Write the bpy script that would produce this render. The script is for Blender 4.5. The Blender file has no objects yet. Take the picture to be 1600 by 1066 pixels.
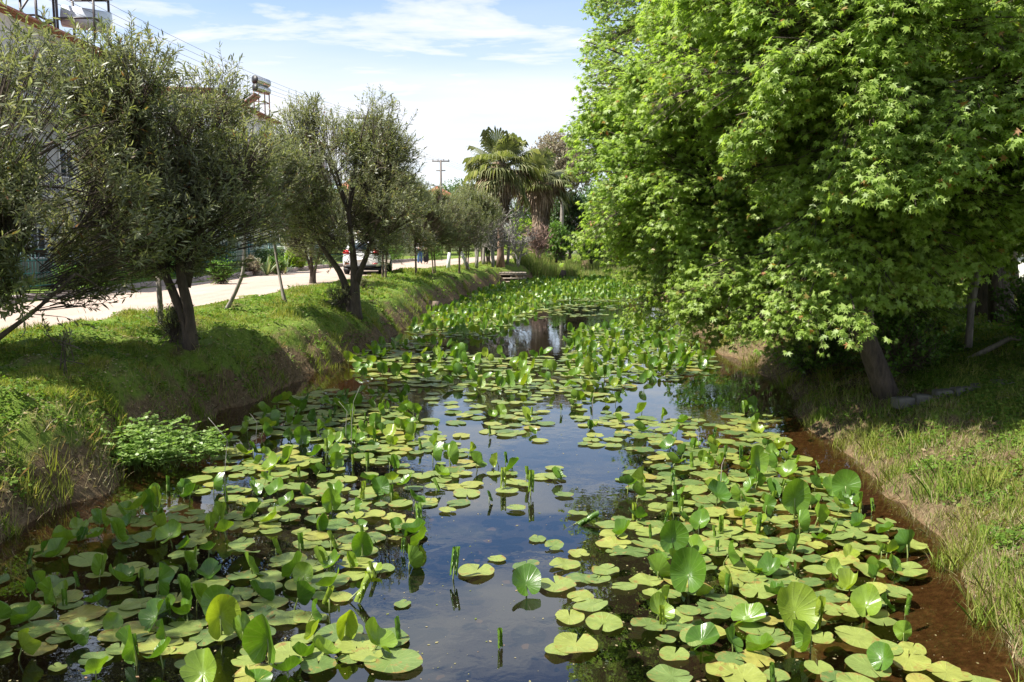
import bpy, math, random
import numpy as np
from mathutils import Vector, Matrix
rnd = random.Random(7)
R = np.random.default_rng(11)
PI = math.pi
D = bpy.data
SC = bpy.context.scene
COL = SC.collection

# ------------------------------------------------------------------ camera, sky, sun, exposure
F_PX = 1350.0
PITCH = math.atan(163 / F_PX)
CAM_Z = 3.0
cd = D.cameras.new('camera'); cam = D.objects.new('camera', cd); COL.objects.link(cam)
cam.location = (0, 0, CAM_Z)
cam.rotation_euler = (PI / 2 - PITCH, 0, 0)
cd.sensor_width = 36.0
cd.lens = 36.0 * F_PX / 1600
cd.clip_start = 0.05
cd.clip_end = 6000
SC.camera = cam

SUN_EL = math.radians(54)
SUN_H = (-0.94, -0.34)            # horizontal direction towards the sun
W = D.worlds.new('World'); SC.world = W; W.use_nodes = True
nt = W.node_tree; nt.nodes.clear()
def N(t, kind, **kw):
    n = t.nodes.new(kind)
    for k, v in kw.items():
        if k.startswith('i_'):
            key = k[2:]
            key = int(key) if key.isdigit() else key.replace('_', ' ')
            n.inputs[key].default_value = v
        else:
            setattr(n, k, v)
    return n
def ramp(t, stops, interp='LINEAR'):
    n = t.nodes.new('ShaderNodeValToRGB'); cr = n.color_ramp; cr.interpolation = interp
    while len(cr.elements) > 1: cr.elements.remove(cr.elements[-1])
    cr.elements[0].position = stops[0][0]
    for p, c in stops[1:]: cr.elements.new(p)
    for e, (p, c) in zip(cr.elements, stops):
        e.position = p
        e.color = (c, c, c, 1) if isinstance(c, (int, float)) else (c[0], c[1], c[2], 1)
    return n
sky = N(nt, 'ShaderNodeTexSky', sky_type='NISHITA', sun_disc=False, sun_elevation=SUN_EL,
        sun_rotation=math.atan2(SUN_H[0], SUN_H[1]), air_density=1.0, dust_density=0.5, ozone_density=2.0)
tc = N(nt, 'ShaderNodeTexCoord')
sep = N(nt, 'ShaderNodeSeparateXYZ'); nt.links.new(tc.outputs['Generated'], sep.inputs[0])
# cloud layer: direction projected on a flat sheet high above
zc = N(nt, 'ShaderNodeMath', operation='MAXIMUM', i_1=0.03); nt.links.new(sep.outputs[2], zc.inputs[0])
za = N(nt, 'ShaderNodeMath', operation='ADD', i_1=0.10); nt.links.new(zc.outputs[0], za.inputs[0])
dx = N(nt, 'ShaderNodeMath', operation='DIVIDE'); nt.links.new(sep.outputs[0], dx.inputs[0]); nt.links.new(za.outputs[0], dx.inputs[1])
dy = N(nt, 'ShaderNodeMath', operation='DIVIDE'); nt.links.new(sep.outputs[1], dy.inputs[0]); nt.links.new(za.outputs[0], dy.inputs[1])
cmb = N(nt, 'ShaderNodeCombineXYZ'); nt.links.new(dx.outputs[0], cmb.inputs[0]); nt.links.new(dy.outputs[0], cmb.inputs[1])
mp = N(nt, 'ShaderNodeMapping'); mp.inputs['Location'].default_value = (3.1, 1.2, 0.4); mp.inputs['Scale'].default_value = (0.5, 1.0, 1)
nt.links.new(cmb.outputs[0], mp.inputs[0])
cn = N(nt, 'ShaderNodeTexNoise', i_Scale=2.2, i_Detail=9, i_Roughness=0.58, i_Distortion=0.35); nt.links.new(mp.outputs[0], cn.inputs['Vector'])
cr = ramp(nt, [(0.44, 0.0), (0.52, 0.6), (0.61, 0.95)]); nt.links.new(cn.outputs['Fac'], cr.inputs[0])
# a veil of thin cloud that thickens towards the horizon
vr = ramp(nt, [(0.0, 0.50), (0.04, 0.62), (0.10, 0.95), (0.17, 0.85), (0.22, 0.45), (0.30, 0.08), (0.45, 0.0), (1.0, 0.0)]); nt.links.new(sep.outputs[2], vr.inputs[0])
vn = N(nt, 'ShaderNodeTexNoise', i_Scale=0.9, i_Detail=5, i_Roughness=0.5); nt.links.new(mp.outputs[0], vn.inputs['Vector'])
vm = N(nt, 'ShaderNodeMapRange'); vm.inputs[1].default_value = 0.3; vm.inputs[2].default_value = 0.65; vm.inputs[3].default_value = 0.55; vm.inputs[4].default_value = 1.15
nt.links.new(vn.outputs['Fac'], vm.inputs[0])
vv = N(nt, 'ShaderNodeMath', operation='MULTIPLY', use_clamp=True); nt.links.new(vr.outputs[0], vv.inputs[0]); nt.links.new(vm.outputs[0], vv.inputs[1])
mx = N(nt, 'ShaderNodeMath', operation='MAXIMUM'); nt.links.new(cr.outputs[0], mx.inputs[0]); nt.links.new(vv.outputs[0], mx.inputs[1])
cm = N(nt, 'ShaderNodeMix', data_type='RGBA'); nt.links.new(mx.outputs[0], cm.inputs[0])
tn = N(nt, 'ShaderNodeMix', data_type='RGBA', blend_type='MULTIPLY', i_0=1.0); nt.links.new(sky.outputs[0], tn.inputs[6]); tn.inputs[7].default_value = (0.80, 0.94, 1.08, 1); nt.links.new(tn.outputs[2], cm.inputs[6]); cm.inputs[7].default_value = (5.5, 5.55, 5.8, 1)
bg = N(nt, 'ShaderNodeBackground', i_Strength=0.088); nt.links.new(cm.outputs[2], bg.inputs[0])
wo = N(nt, 'ShaderNodeOutputWorld'); nt.links.new(bg.outputs[0], wo.inputs[0])

sl = D.lights.new('sun', 'SUN'); sun = D.objects.new('sun', sl); COL.objects.link(sun)
sl.energy = 4.9; sl.angle = math.radians(0.55); sl.color = (1.0, 0.95, 0.86)
sv = Vector((SUN_H[0] * math.cos(SUN_EL), SUN_H[1] * math.cos(SUN_EL), math.sin(SUN_EL)))
sun.rotation_euler = sv.to_track_quat('Z', 'Y').to_euler()
SC.view_settings.view_transform = 'Standard'; SC.view_settings.look = 'None'
SC.view_settings.exposure = 1.22; SC.view_settings.gamma = 1.0
SC.cycles.max_bounces = 8; SC.cycles.diffuse_bounces = 3; SC.cycles.glossy_bounces = 3
SC.cycles.transparent_max_bounces = 12; SC.cycles.transmission_bounces = 4
SC.cycles.caustics_reflective = False; SC.cycles.caustics_refractive = False
SC.cycles.sample_clamp_indirect = 6

# ------------------------------------------------------------------ small helpers
CP, SP = math.cos(PITCH), math.sin(PITCH)
def ground(u, v, z=0.0):
    """where the photo pixel (u, v) meets the level z"""
    a = (u - 800) / F_PX; b = (533 - v) / F_PX
    t = (z - CAM_Z) / (-SP + b * CP)
    return a * t, (CP + b * SP) * t
def to_px(x, y, z):
    zz = z - CAM_Z
    f = y * CP - zz * SP; up = y * SP + zz * CP
    return 800 + F_PX * x / f, 533 - F_PX * up / f
def lvl(u, v, y):
    """x and z of pixel (u, v) at distance y"""
    a = (u - 800) / F_PX; b = (533 - v) / F_PX
    t = y / (CP + b * SP)
    return a * t, CAM_Z + (-SP + b * CP) * t

def hsh(i, j, s):
    n = (i.astype(np.int64) * 374761393 + j.astype(np.int64) * 668265263 + s * 974634777) & 0x7fffffff
    n = ((n ^ (n >> 13)) * 1274126177) & 0x7fffffff
    return ((n ^ (n >> 16)) & 0xffff) / 65535.0
def vnoise(x, y, s=0):
    x = np.asarray(x, float); y = np.asarray(y, float)
    i = np.floor(x); j = np.floor(y); fx = x - i; fy = y - j
    fx = fx * fx * (3 - 2 * fx); fy = fy * fy * (3 - 2 * fy)
    a = hsh(i, j, s); b = hsh(i + 1, j, s); c = hsh(i, j + 1, s); d = hsh(i + 1, j + 1, s)
    return (a * (1 - fx) + b * fx) * (1 - fy) + (c * (1 - fx) + d * fx) * fy
def fbm(x, y, s=0, o=4):
    t = 0; a = 0.5; f = 1.0
    for k in range(o):
        t = t + a * vnoise(np.asarray(x) * f, np.asarray(y) * f, s + k); a *= 0.5; f *= 2.03
    return t / (1 - 0.5 ** o)
def sstep(a, b, x):
    t = np.clip((np.asarray(x, float) - a) / (b - a), 0, 1); return t * t * (3 - 2 * t)

def tag(o, label=None, cat=None, group=None, kind=None):
    if label: o['label'] = label
    if cat: o['category'] = cat
    if group: o['group'] = group
    if kind: o['kind'] = kind
    return o
def empty(name, loc=(0, 0, 0), rz=0.0):
    o = D.objects.new(name, None); COL.objects.link(o); o.location = loc; o.rotation_euler = (0, 0, rz)
    o.empty_display_size = 0.2
    return o
def new_obj(name, me, parent=None, mat=None):
    o = D.objects.new(name, me); COL.objects.link(o)
    if mat is not None and len(me.materials) == 0: me.materials.append(mat)
    if parent is not None: o.parent = parent
    return o
def mesh_np(name, V, loops, sizes, uv=None, smooth=False):
    me = D.meshes.new(name)
    V = np.ascontiguousarray(V, dtype=np.float32); loops = np.ascontiguousarray(loops, dtype=np.int32)
    sizes = np.asarray(sizes, dtype=np.int32)
    me.vertices.add(len(V)); me.vertices.foreach_set('co', V.ravel())
    me.loops.add(len(loops)); me.loops.foreach_set('vertex_index', loops)
    me.polygons.add(len(sizes))
    st = np.concatenate([[0], np.cumsum(sizes)[:-1]]).astype(np.int32)
    me.polygons.foreach_set('loop_start', st); me.polygons.foreach_set('loop_total', sizes)
    if smooth: me.polygons.foreach_set('use_smooth', np.ones(len(sizes), dtype=bool))
    if uv is not None:
        l = me.uv_layers.new(name='UVMap'); l.data.foreach_set('uv', np.ascontiguousarray(uv[loops], dtype=np.float32).ravel())
    me.update(calc_edges=True)
    return me
def scatter(tv, tf, pos, X, Y, Z, scl, tuv=None):
    """copies of a small template (verts tv, faces tf) with frames X, Y, Z and scale; returns V, loops, sizes, uv"""
    n = len(pos); k = len(tv)
    T = np.asarray(tv, float)
    s = np.asarray(scl, float)
    if s.ndim == 1: s = np.repeat(s[:, None], 3, 1)
    V = (pos[:, None, :] + T[None, :, 0:1] * (X * s[:, 0:1])[:, None, :] + T[None, :, 1:2] * (Y * s[:, 1:2])[:, None, :]
         + T[None, :, 2:3] * (Z * s[:, 2:3])[:, None, :]).reshape(-1, 3)
    fl = np.concatenate([np.asarray(f) for f in tf]); fs = np.array([len(f) for f in tf])
    loops = (fl[None, :] + (np.arange(n) * k)[:, None]).ravel()
    sizes = np.tile(fs, n)
    uv = None
    if tuv is not None: uv = np.tile(np.asarray(tuv, float), (n, 1))
    return V, loops, sizes, uv
def nrm(a):
    return a / np.maximum(np.linalg.norm(a, axis=-1, keepdims=True), 1e-9)
def frames(direction, normal):
    """Y along the direction, Z near the normal"""
    Y = nrm(direction); X = nrm(np.cross(Y, normal)); Z = np.cross(X, Y)
    return X, Y, Z

class MB:
    def __init__(s): s.v = []; s.f = []; s.n = 0
    def add(s, v, f):
        s.v.append(np.asarray(v, float).reshape(-1, 3)); s.f += [[i + s.n for i in q] for q in f]; s.n += len(s.v[-1]); return s
    def box(s, x0, x1, y0, y1, z0, z1, M=None):
        v = np.array([[x, y, z] for x in (x0, x1) for y in (y0, y1) for z in (z0, z1)])
        if M is not None: v = np.array([list(M @ Vector(p)) for p in v])
        return s.add(v, [(0, 1, 3, 2), (4, 6, 7, 5), (0, 4, 5, 1), (2, 3, 7, 6), (0, 2, 6, 4), (1, 5, 7, 3)])
    def beam(s, a, b, w, h=None, up=(0, 0, 1)):
        a = np.array(a, float); b = np.array(b, float); h = h or w
        y = nrm(b - a); up = np.array(up, float)
        if abs(np.dot(y, up)) > 0.98: up = np.array([1.0, 0, 0])
        x = nrm(np.cross(y, up)); z = np.cross(x, y)
        v = [p + x * sx * w / 2 + z * sz * h / 2 for p in (a, b) for sx in (-1, 1) for sz in (-1, 1)]
        return s.add(v, [(0, 1, 3, 2), (4, 6, 7, 5), (0, 4, 5, 1), (2, 3, 7, 6), (0, 2, 6, 4), (1, 5, 7, 3)])
    def tube(s, P, rad, n=8, cap=True, rough=0.0, seed=0):
        P = np.asarray(P, float); m = len(P)
        rad = np.asarray(rad, float) if np.ndim(rad) else np.full(m, float(rad))
        T = np.gradient(P, axis=0); T = nrm(T)
        ref = np.array([0.0, 0, 1]) if abs(T[0][2]) < 0.9 else np.array([1.0, 0, 0])
        x = nrm(np.cross(T[0], ref)); V = []
        rr = np.random.default_rng(abs(seed) + 5)
        ph = rr.random(3) * 6.28
        for i in range(m):
            x = x - T[i] * np.dot(x, T[i]); x = nrm(x); y = np.cross(T[i], x)
            for k in range(n):
                a = 2 * PI * k / n
                r = rad[i] * (1 + rough * (math.sin(2 * a + ph[0] + i * .3) * .5 + math.sin(3 * a + ph[1]) * .35 + (rr.random() - .5) * .5))
                V.append(P[i] + (x * math.cos(a) + y * math.sin(a)) * r)
        f = []
        for i in range(m - 1):
            for k in range(n):
                k2 = (k + 1) % n
                f.append((i * n + k, i * n + k2, (i + 1) * n + k2, (i + 1) * n + k))
        if cap: f.append(tuple(range(n))[::-1]); f.append(tuple((m - 1) * n + k for k in range(n)))
        return s.add(V, f)
    def build(s, name, mat, parent=None, smooth=False, bevel=0.0):
        V = np.concatenate(s.v) if s.v else np.zeros((0, 3))
        me = mesh_np(name, V, [i for q in s.f for i in q] or [0][:0], [len(q) for q in s.f], smooth=smooth)
        if mat is not None: me.materials.append(mat)
        o = new_obj(name, me, parent)
        if bevel:
            b = o.modifiers.new('bevel', 'BEVEL'); b.width = bevel; b.segments = 2; b.limit_method = 'ANGLE'
        return o

# ------------------------------------------------------------------ materials
def mat(name):
    m = D.materials.new(name); m.use_nodes = True; t = m.node_tree; t.nodes.clear()
    return m, t, N(t, 'ShaderNodeOutputMaterial')
def plain(name, col, rough=0.6, var=0.12, scale=8.0, metal=0.0, bump=0.0, spec=0.5, coat=0.0):
    m, t, out = mat(name)
    b = N(t, 'ShaderNodeBsdfPrincipled', i_Roughness=rough, i_Metallic=metal); b.inputs['Specular IOR Level'].default_value = spec
    b.inputs['Coat Weight'].default_value = coat
    c = N(t, 'ShaderNodeTexCoord'); n = N(t, 'ShaderNodeTexNoise', i_Scale=scale, i_Detail=6); t.links.new(c.outputs['Object'], n.inputs['Vector'])
    lo = tuple(x * (1 - var) for x in col); hi = tuple(min(1, x * (1 + var)) for x in col)
    r = ramp(t, [(0.3, lo), (0.7, hi)]); t.links.new(n.outputs['Fac'], r.inputs[0]); t.links.new(r.outputs[0], b.inputs['Base Color'])
    if bump:
        bp = N(t, 'ShaderNodeBump', i_Strength=bump, i_Distance=0.02); t.links.new(n.outputs['Fac'], bp.inputs['Height']); t.links.new(bp.outputs[0], b.inputs['Normal'])
    t.links.new(b.outputs[0], out.inputs[0])
    return m
def bark(name, dark, light, scale=14):
    m, t, out = mat(name)
    b = N(t, 'ShaderNodeBsdfPrincipled', i_Roughness=0.9)
    c = N(t, 'ShaderNodeTexCoord'); mp = N(t, 'ShaderNodeMapping'); mp.inputs['Scale'].default_value = (1, 1, 0.25)
    t.links.new(c.outputs['Object'], mp.inputs[0])
    n = N(t, 'ShaderNodeTexNoise', i_Scale=scale, i_Detail=8, i_Roughness=0.65); t.links.new(mp.outputs[0], n.inputs['Vector'])
    r = ramp(t, [(0.3, dark), (0.7, light)]); t.links.new(n.outputs['Fac'], r.inputs[0]); t.links.new(r.outputs[0], b.inputs['Base Color'])
    bp = N(t, 'ShaderNodeBump', i_Strength=0.8, i_Distance=0.03); t.links.new(n.outputs['Fac'], bp.inputs['Height']); t.links.new(bp.outputs[0], b.inputs['Normal'])
    t.links.new(b.outputs[0], out.inputs[0])
    return m
def leafmat(name, stops, trans=0.45, rough=0.42, tint=(1.1, 1.25, 0.5), spec=0.4, patch=None):
    """thin leaf: every leaf (mesh island) takes its own colour from the stops"""
    m, t, out = mat(name)
    g = N(t, 'ShaderNodeNewGeometry')
    r = ramp(t, stops); t.links.new(g.outputs['Random Per Island'], r.inputs[0])
    colr = r.outputs[0]
    if patch:
        n = N(t, 'ShaderNodeTexNoise', i_Scale=patch[0], i_Detail=3); t.links.new(g.outputs['Position'], n.inputs['Vector'])
        rr = ramp(t, [(0.38, 0.0), (0.62, 1.0)]); t.links.new(n.outputs['Fac'], rr.inputs[0])
        mxn = N(t, 'ShaderNodeMix', data_type='RGBA', blend_type='MIX')
        ml = N(t, 'ShaderNodeMath', operation='MULTIPLY', i_1=patch[2]); t.links.new(rr.outputs[0], ml.inputs[0]); t.links.new(ml.outputs[0], mxn.inputs[0])
        t.links.new(colr, mxn.inputs[6]); mxn.inputs[7].default_value = (*patch[1], 1); colr = mxn.outputs[2]
    b = N(t, 'ShaderNodeBsdfPrincipled', i_Roughness=rough); b.inputs['Specular IOR Level'].default_value = spec
    t.links.new(colr, b.inputs['Base Color'])
    tr = N(t, 'ShaderNodeBsdfTranslucent'); tm = N(t, 'ShaderNodeMix', data_type='RGBA', blend_type='MULTIPLY', i_0=1.0)
    t.links.new(colr, tm.inputs[6]); tm.inputs[7].default_value = (*tint, 1); t.links.new(tm.outputs[2], tr.inputs[0])
    mxs = N(t, 'ShaderNodeMixShader', i_0=trans); t.links.new(b.outputs[0], mxs.inputs[1]); t.links.new(tr.outputs[0], mxs.inputs[2])
    t.links.new(mxs.outputs[0], out.inputs[0])
    return m

M = {}
M['gum_leaf'] = leafmat('gum_leaf', [(0, (0.16, 0.24, 0.045)), (0.45, (0.245, 0.345, 0.075)), (0.85, (0.34, 0.44, 0.13)), (0.975, (0.37, 0.44, 0.13)), (0.985, (0.34, 0.16, 0.05)), (1, (0.3, 0.10, 0.04))],
                        trans=0.5, rough=0.45, tint=(1.4, 1.5, 0.7), patch=(0.5, (0.25, 0.34, 0.06), 0.5))
M['oleander_leaf'] = leafmat('oleander_leaf', [(0, (0.105, 0.12, 0.055)), (0.5, (0.18, 0.195, 0.105)), (0.88, (0.29, 0.295, 0.19)), (0.97, (0.29, 0.33, 0.10)), (0.985, (0.22, 0.11, 0.05)), (1, (0.2, 0.08, 0.05))],
                             trans=0.48, rough=0.42, tint=(1.35, 1.35, 0.75), spec=0.55, patch=(0.8, (0.12, 0.17, 0.04), 0.4))
M['bush_leaf'] = leafmat('bush_leaf', [(0, (0.06, 0.13, 0.02)), (0.6, (0.12, 0.24, 0.03)), (1, (0.2, 0.32, 0.05))], trans=0.35)
M['yellow_bush_leaf'] = leafmat('yellow_bush_leaf', [(0, (0.16, 0.28, 0.02)), (0.6, (0.28, 0.42, 0.03)), (1, (0.42, 0.50, 0.06))], trans=0.35)
M['dark_leaf'] = leafmat('dark_leaf', [(0, (0.02, 0.045, 0.012)), (0.6, (0.04, 0.08, 0.02)), (1, (0.07, 0.12, 0.03))], trans=0.25)
M['far_leaf'] = leafmat('far_leaf', [(0, (0.05, 0.10, 0.03)), (0.6, (0.09, 0.16, 0.045)), (1, (0.15, 0.22, 0.06))], trans=0.3)
M['brown_leaf'] = leafmat('brown_leaf', [(0, (0.20, 0.16, 0.11)), (0.5, (0.31, 0.26, 0.19)), (0.8, (0.20, 0.22, 0.11)), (1, (0.42, 0.35, 0.26))], trans=0.3, tint=(1.1, 1.0, 0.7))
M['rusty_leaf'] = leafmat('rusty_leaf', [(0, (0.08, 0.03, 0.02)), (0.5, (0.14, 0.06, 0.035)), (1, (0.18, 0.16, 0.05))], trans=0.3, tint=(1.1, 1.0, 0.7))
M['grey_twig'] = bark('grey_twig', (0.16, 0.14, 0.12), (0.40, 0.37, 0.34), 20)
M['cress_leaf'] = leafmat('cress_leaf', [(0, (0.13, 0.22, 0.05)), (0.6, (0.21, 0.32, 0.08)), (1, (0.33, 0.42, 0.15))], trans=0.4, rough=0.4)
M['grass_blade'] = leafmat('grass_blade', [(0, (0.10, 0.19, 0.02)), (0.45, (0.17, 0.28, 0.03)), (0.8, (0.26, 0.34, 0.06)), (0.93, (0.36, 0.33, 0.12)), (1, (0.42, 0.34, 0.2))],
                           trans=0.4, rough=0.6, spec=0.2, tint=(1.2, 1.2, 0.5), patch=(0.9, (0.33, 0.31, 0.08), 0.6))
M['weed_leaf'] = leafmat('weed_leaf', [(0, (0.07, 0.14, 0.02)), (0.7, (0.13, 0.22, 0.03)), (1, (0.2, 0.28, 0.05))], trans=0.4, rough=0.65, spec=0.2)
M['dry_grass'] = leafmat('dry_grass', [(0, (0.12, 0.17, 0.03)), (0.35, (0.28, 0.26, 0.11)), (0.8, (0.40, 0.33, 0.19)), (1, (0.30, 0.18, 0.11))], trans=0.3, tint=(1.1, 1.05, 0.6))
M['reed'] = leafmat('reed', [(0, (0.12, 0.2, 0.03)), (0.6, (0.24, 0.30, 0.08)), (1, (0.42, 0.36, 0.17))], trans=0.35)
M['palm_frond'] = leafmat('palm_frond', [(0, (0.13, 0.15, 0.07)), (0.6, (0.22, 0.24, 0.11)), (1, (0.38, 0.36, 0.20))], trans=0.35, rough=0.4)
M['palm_dry'] = leafmat('palm_dry', [(0, (0.14, 0.095, 0.055)), (0.6, (0.27, 0.19, 0.12)), (1, (0.42, 0.33, 0.22))], trans=0.2, tint=(1, .95, .8))
M['agave'] = leafmat('agave', [(0, (0.12, 0.18, 0.09)), (0.6, (0.25, 0.31, 0.16)), (1, (0.45, 0.45, 0.22))], trans=0.15)
M['bark_dark'] = bark('bark_dark', (0.035, 0.026, 0.02), (0.12, 0.09, 0.065), 16)
M['bark_brown'] = bark('bark_brown', (0.07, 0.05, 0.035), (0.20, 0.15, 0.11), 16)
M['bark_grey'] = bark('bark_grey', (0.13, 0.11, 0.09), (0.34, 0.30, 0.26), 18)
M['limewash'] = bark('limewash', (0.45, 0.46, 0.45), (0.72, 0.73, 0.72), 18)
M['palm_bark'] = bark('palm_bark', (0.09, 0.05, 0.035), (0.30, 0.20, 0.14), 10)
M['old_wood'] = bark('old_wood', (0.16, 0.125, 0.09), (0.42, 0.36, 0.29), 9)
M['white_wall'] = plain('white_wall', (0.72, 0.70, 0.66), 0.85, 0.06, 1.5)
M['grey_wall'] = plain('grey_wall', (0.40, 0.39, 0.38), 0.85, 0.08, 1.5)
M['cream_wall'] = plain('cream_wall', (0.62, 0.52, 0.42), 0.85, 0.06, 1.5)
M['concrete'] = plain('concrete', (0.34, 0.32, 0.30), 0.9, 0.2, 6, bump=0.3)
M['dark_frame'] = plain('dark_frame', (0.06, 0.05, 0.05), 0.5)
M['rust_frame'] = plain('rust_frame', (0.22, 0.12, 0.08), 0.6)
M['tank_white'] = plain('tank_white', (0.55, 0.60, 0.66), 0.35)
M['tank_steel'] = plain('tank_steel', (0.55, 0.54, 0.53), 0.25, metal=0.85)
M['black'] = plain('black', (0.015, 0.015, 0.017), 0.5)
M['collector'] = plain('collector', (0.30, 0.15, 0.12), 0.3)
M['glass'] = plain('glass', (0.03, 0.04, 0.05), 0.08, spec=0.8)
M['car_glass'] = plain('car_glass', (0.02, 0.035, 0.045), 0.05, spec=0.9)
M['car_paint'] = plain('car_paint', (0.78, 0.79, 0.80), 0.25, 0.01, coat=0.8)
M['tyre'] = plain('tyre', (0.018, 0.018, 0.018), 0.85)
M['rim'] = plain('rim', (0.5, 0.5, 0.52), 0.3, metal=0.9)
M['tail_red'] = plain('tail_red', (0.45, 0.015, 0.015), 0.15, coat=0.6)
M['green_paint'] = plain('green_paint', (0.02, 0.11, 0.10), 0.45)
M['pole_grey'] = plain('pole_grey', (0.15, 0.13, 0.12), 0.8)
M['skin'] = plain('skin', (0.55, 0.36, 0.27), 0.5)
M['hair'] = plain('hair', (0.03, 0.02, 0.015), 0.5)
M['shirt_white'] = plain('shirt_white', (0.75, 0.73, 0.72), 0.8)
M['denim'] = plain('denim', (0.05, 0.12, 0.24), 0.85)
M['cloth_black'] = plain('cloth_black', (0.02, 0.02, 0.025), 0.85)
M['beige'] = plain('beige', (0.6, 0.5, 0.4), 0.8)
M['stone'] = plain('stone', (0.12, 0.11, 0.09), 0.9, 0.35, 5, bump=0.6)
M['kerb'] = plain('kerb', (0.36, 0.31, 0.29), 0.9, 0.2, 4, bump=0.4)
M['petal'] = plain('petal', (0.75, 0.72, 0.68), 0.6)

def tile_mat():
    m, t, out = mat('roof_tile')
    b = N(t, 'ShaderNodeBsdfPrincipled', i_Roughness=0.8)
    c = N(t, 'ShaderNodeTexCoord')
    w = N(t, 'ShaderNodeTexWave', wave_type='BANDS', bands_direction='X', i_Scale=2.2); t.links.new(c.outputs['Object'], w.inputs['Vector'])
    w2 = N(t, 'ShaderNodeTexWave', wave_type='BANDS', bands_direction='Z', i_Scale=3.2); t.links.new(c.outputs['Object'], w2.inputs['Vector'])
    n = N(t, 'ShaderNodeTexNoise', i_Scale=5, i_Detail=5); t.links.new(c.outputs['Object'], n.inputs['Vector'])
    r = ramp(t, [(0.3, (0.30, 0.10, 0.055)), (0.7, (0.52, 0.22, 0.14))]); t.links.new(n.outputs['Fac'], r.inputs[0])
    t.links.new(r.outputs[0], b.inputs['Base Color'])
    a = N(t, 'ShaderNodeMath', operation='ADD'); t.links.new(w.outputs['Fac'], a.inputs[0]); t.links.new(w2.outputs['Fac'], a.inputs[1])
    bp = N(t, 'ShaderNodeBump', i_Strength=0.7, i_Distance=0.06); t.links.new(a.outputs[0], bp.inputs['Height']); t.links.new(bp.outputs[0], b.inputs['Normal'])
    t.links.new(b.outputs[0], out.inputs[0]); return m
M['roof_tile'] = tile_mat()

def ground_mat():
    m, t, out = mat('turf_and_soil')
    b = N(t, 'ShaderNodeBsdfPrincipled', i_Roughness=0.95); b.inputs['Specular IOR Level'].default_value = 0.2
    g = N(t, 'ShaderNodeNewGeometry'); sp = N(t, 'ShaderNodeSeparateXYZ'); t.links.new(g.outputs['Position'], sp.inputs[0])
    n1 = N(t, 'ShaderNodeTexNoise', i_Scale=1.1, i_Detail=7, i_Roughness=0.65); t.links.new(g.outputs['Position'], n1.inputs['Vector'])
    n2 = N(t, 'ShaderNodeTexNoise', i_Scale=14, i_Detail=6, i_Roughness=0.7); t.links.new(g.outputs['Position'], n2.inputs['Vector'])
    gr = ramp(t, [(0.3, (0.07, 0.12, 0.018)), (0.55, (0.13, 0.19, 0.025)), (0.75, (0.2, 0.23, 0.06))]); t.links.new(n2.outputs['Fac'], gr.inputs[0])
    so = ramp(t, [(0.3, (0.06, 0.04, 0.022)), (0.55, (0.14, 0.10, 0.055)), (0.75, (0.26, 0.19, 0.115))]); t.links.new(n2.outputs['Fac'], so.inputs[0])
    # bare soil where the bank is low and steep, and in patches
    h = N(t, 'ShaderNodeMapRange'); h.inputs[1].default_value = 0.75; h.inputs[2].default_value = 0.15; h.inputs[3].default_value = -0.07; h.inputs[4].default_value = 0.3
    t.links.new(sp.outputs[2], h.inputs[0])
    ad = N(t, 'ShaderNodeMath', operation='ADD'); t.links.new(n1.outputs['Fac'], ad.inputs[0]); t.links.new(h.outputs[0], ad.inputs[1])
    f = ramp(t, [(0.47, 0.0), (0.58, 1.0)]); t.links.new(ad.outputs[0], f.inputs[0])
    mxn = N(t, 'ShaderNodeMix', data_type='RGBA'); t.links.new(f.outputs[0], mxn.inputs[0]); t.links.new(gr.outputs[0], mxn.inputs[6]); t.links.new(so.outputs[0], mxn.inputs[7])
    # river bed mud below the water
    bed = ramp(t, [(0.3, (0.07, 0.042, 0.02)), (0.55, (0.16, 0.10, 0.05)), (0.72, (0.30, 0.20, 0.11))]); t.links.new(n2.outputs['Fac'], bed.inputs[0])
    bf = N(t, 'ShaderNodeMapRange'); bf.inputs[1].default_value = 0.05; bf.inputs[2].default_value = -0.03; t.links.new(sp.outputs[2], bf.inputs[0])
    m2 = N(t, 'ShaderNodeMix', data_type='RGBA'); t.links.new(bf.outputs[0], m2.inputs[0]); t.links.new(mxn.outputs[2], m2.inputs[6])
    dp = N(t, 'ShaderNodeMapRange'); dp.inputs[1].default_value = -0.30; dp.inputs[2].default_value = -0.62; t.links.new(sp.outputs[2], dp.inputs[0])  # deeper bed coloured darker, standing in for light absorbed by the water
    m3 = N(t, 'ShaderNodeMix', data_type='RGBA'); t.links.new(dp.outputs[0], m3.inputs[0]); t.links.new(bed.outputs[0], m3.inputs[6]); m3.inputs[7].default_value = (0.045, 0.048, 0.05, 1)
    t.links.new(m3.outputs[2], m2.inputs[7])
    t.links.new(m2.outputs[2], b.inputs['Base Color'])
    bp = N(t, 'ShaderNodeBump', i_Strength=0.9, i_Distance=0.05); t.links.new(n2.outputs['Fac'], bp.inputs['Height']); t.links.new(bp.outputs[0], b.inputs['Normal'])
    t.links.new(b.outputs[0], out.inputs[0]); return m
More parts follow.
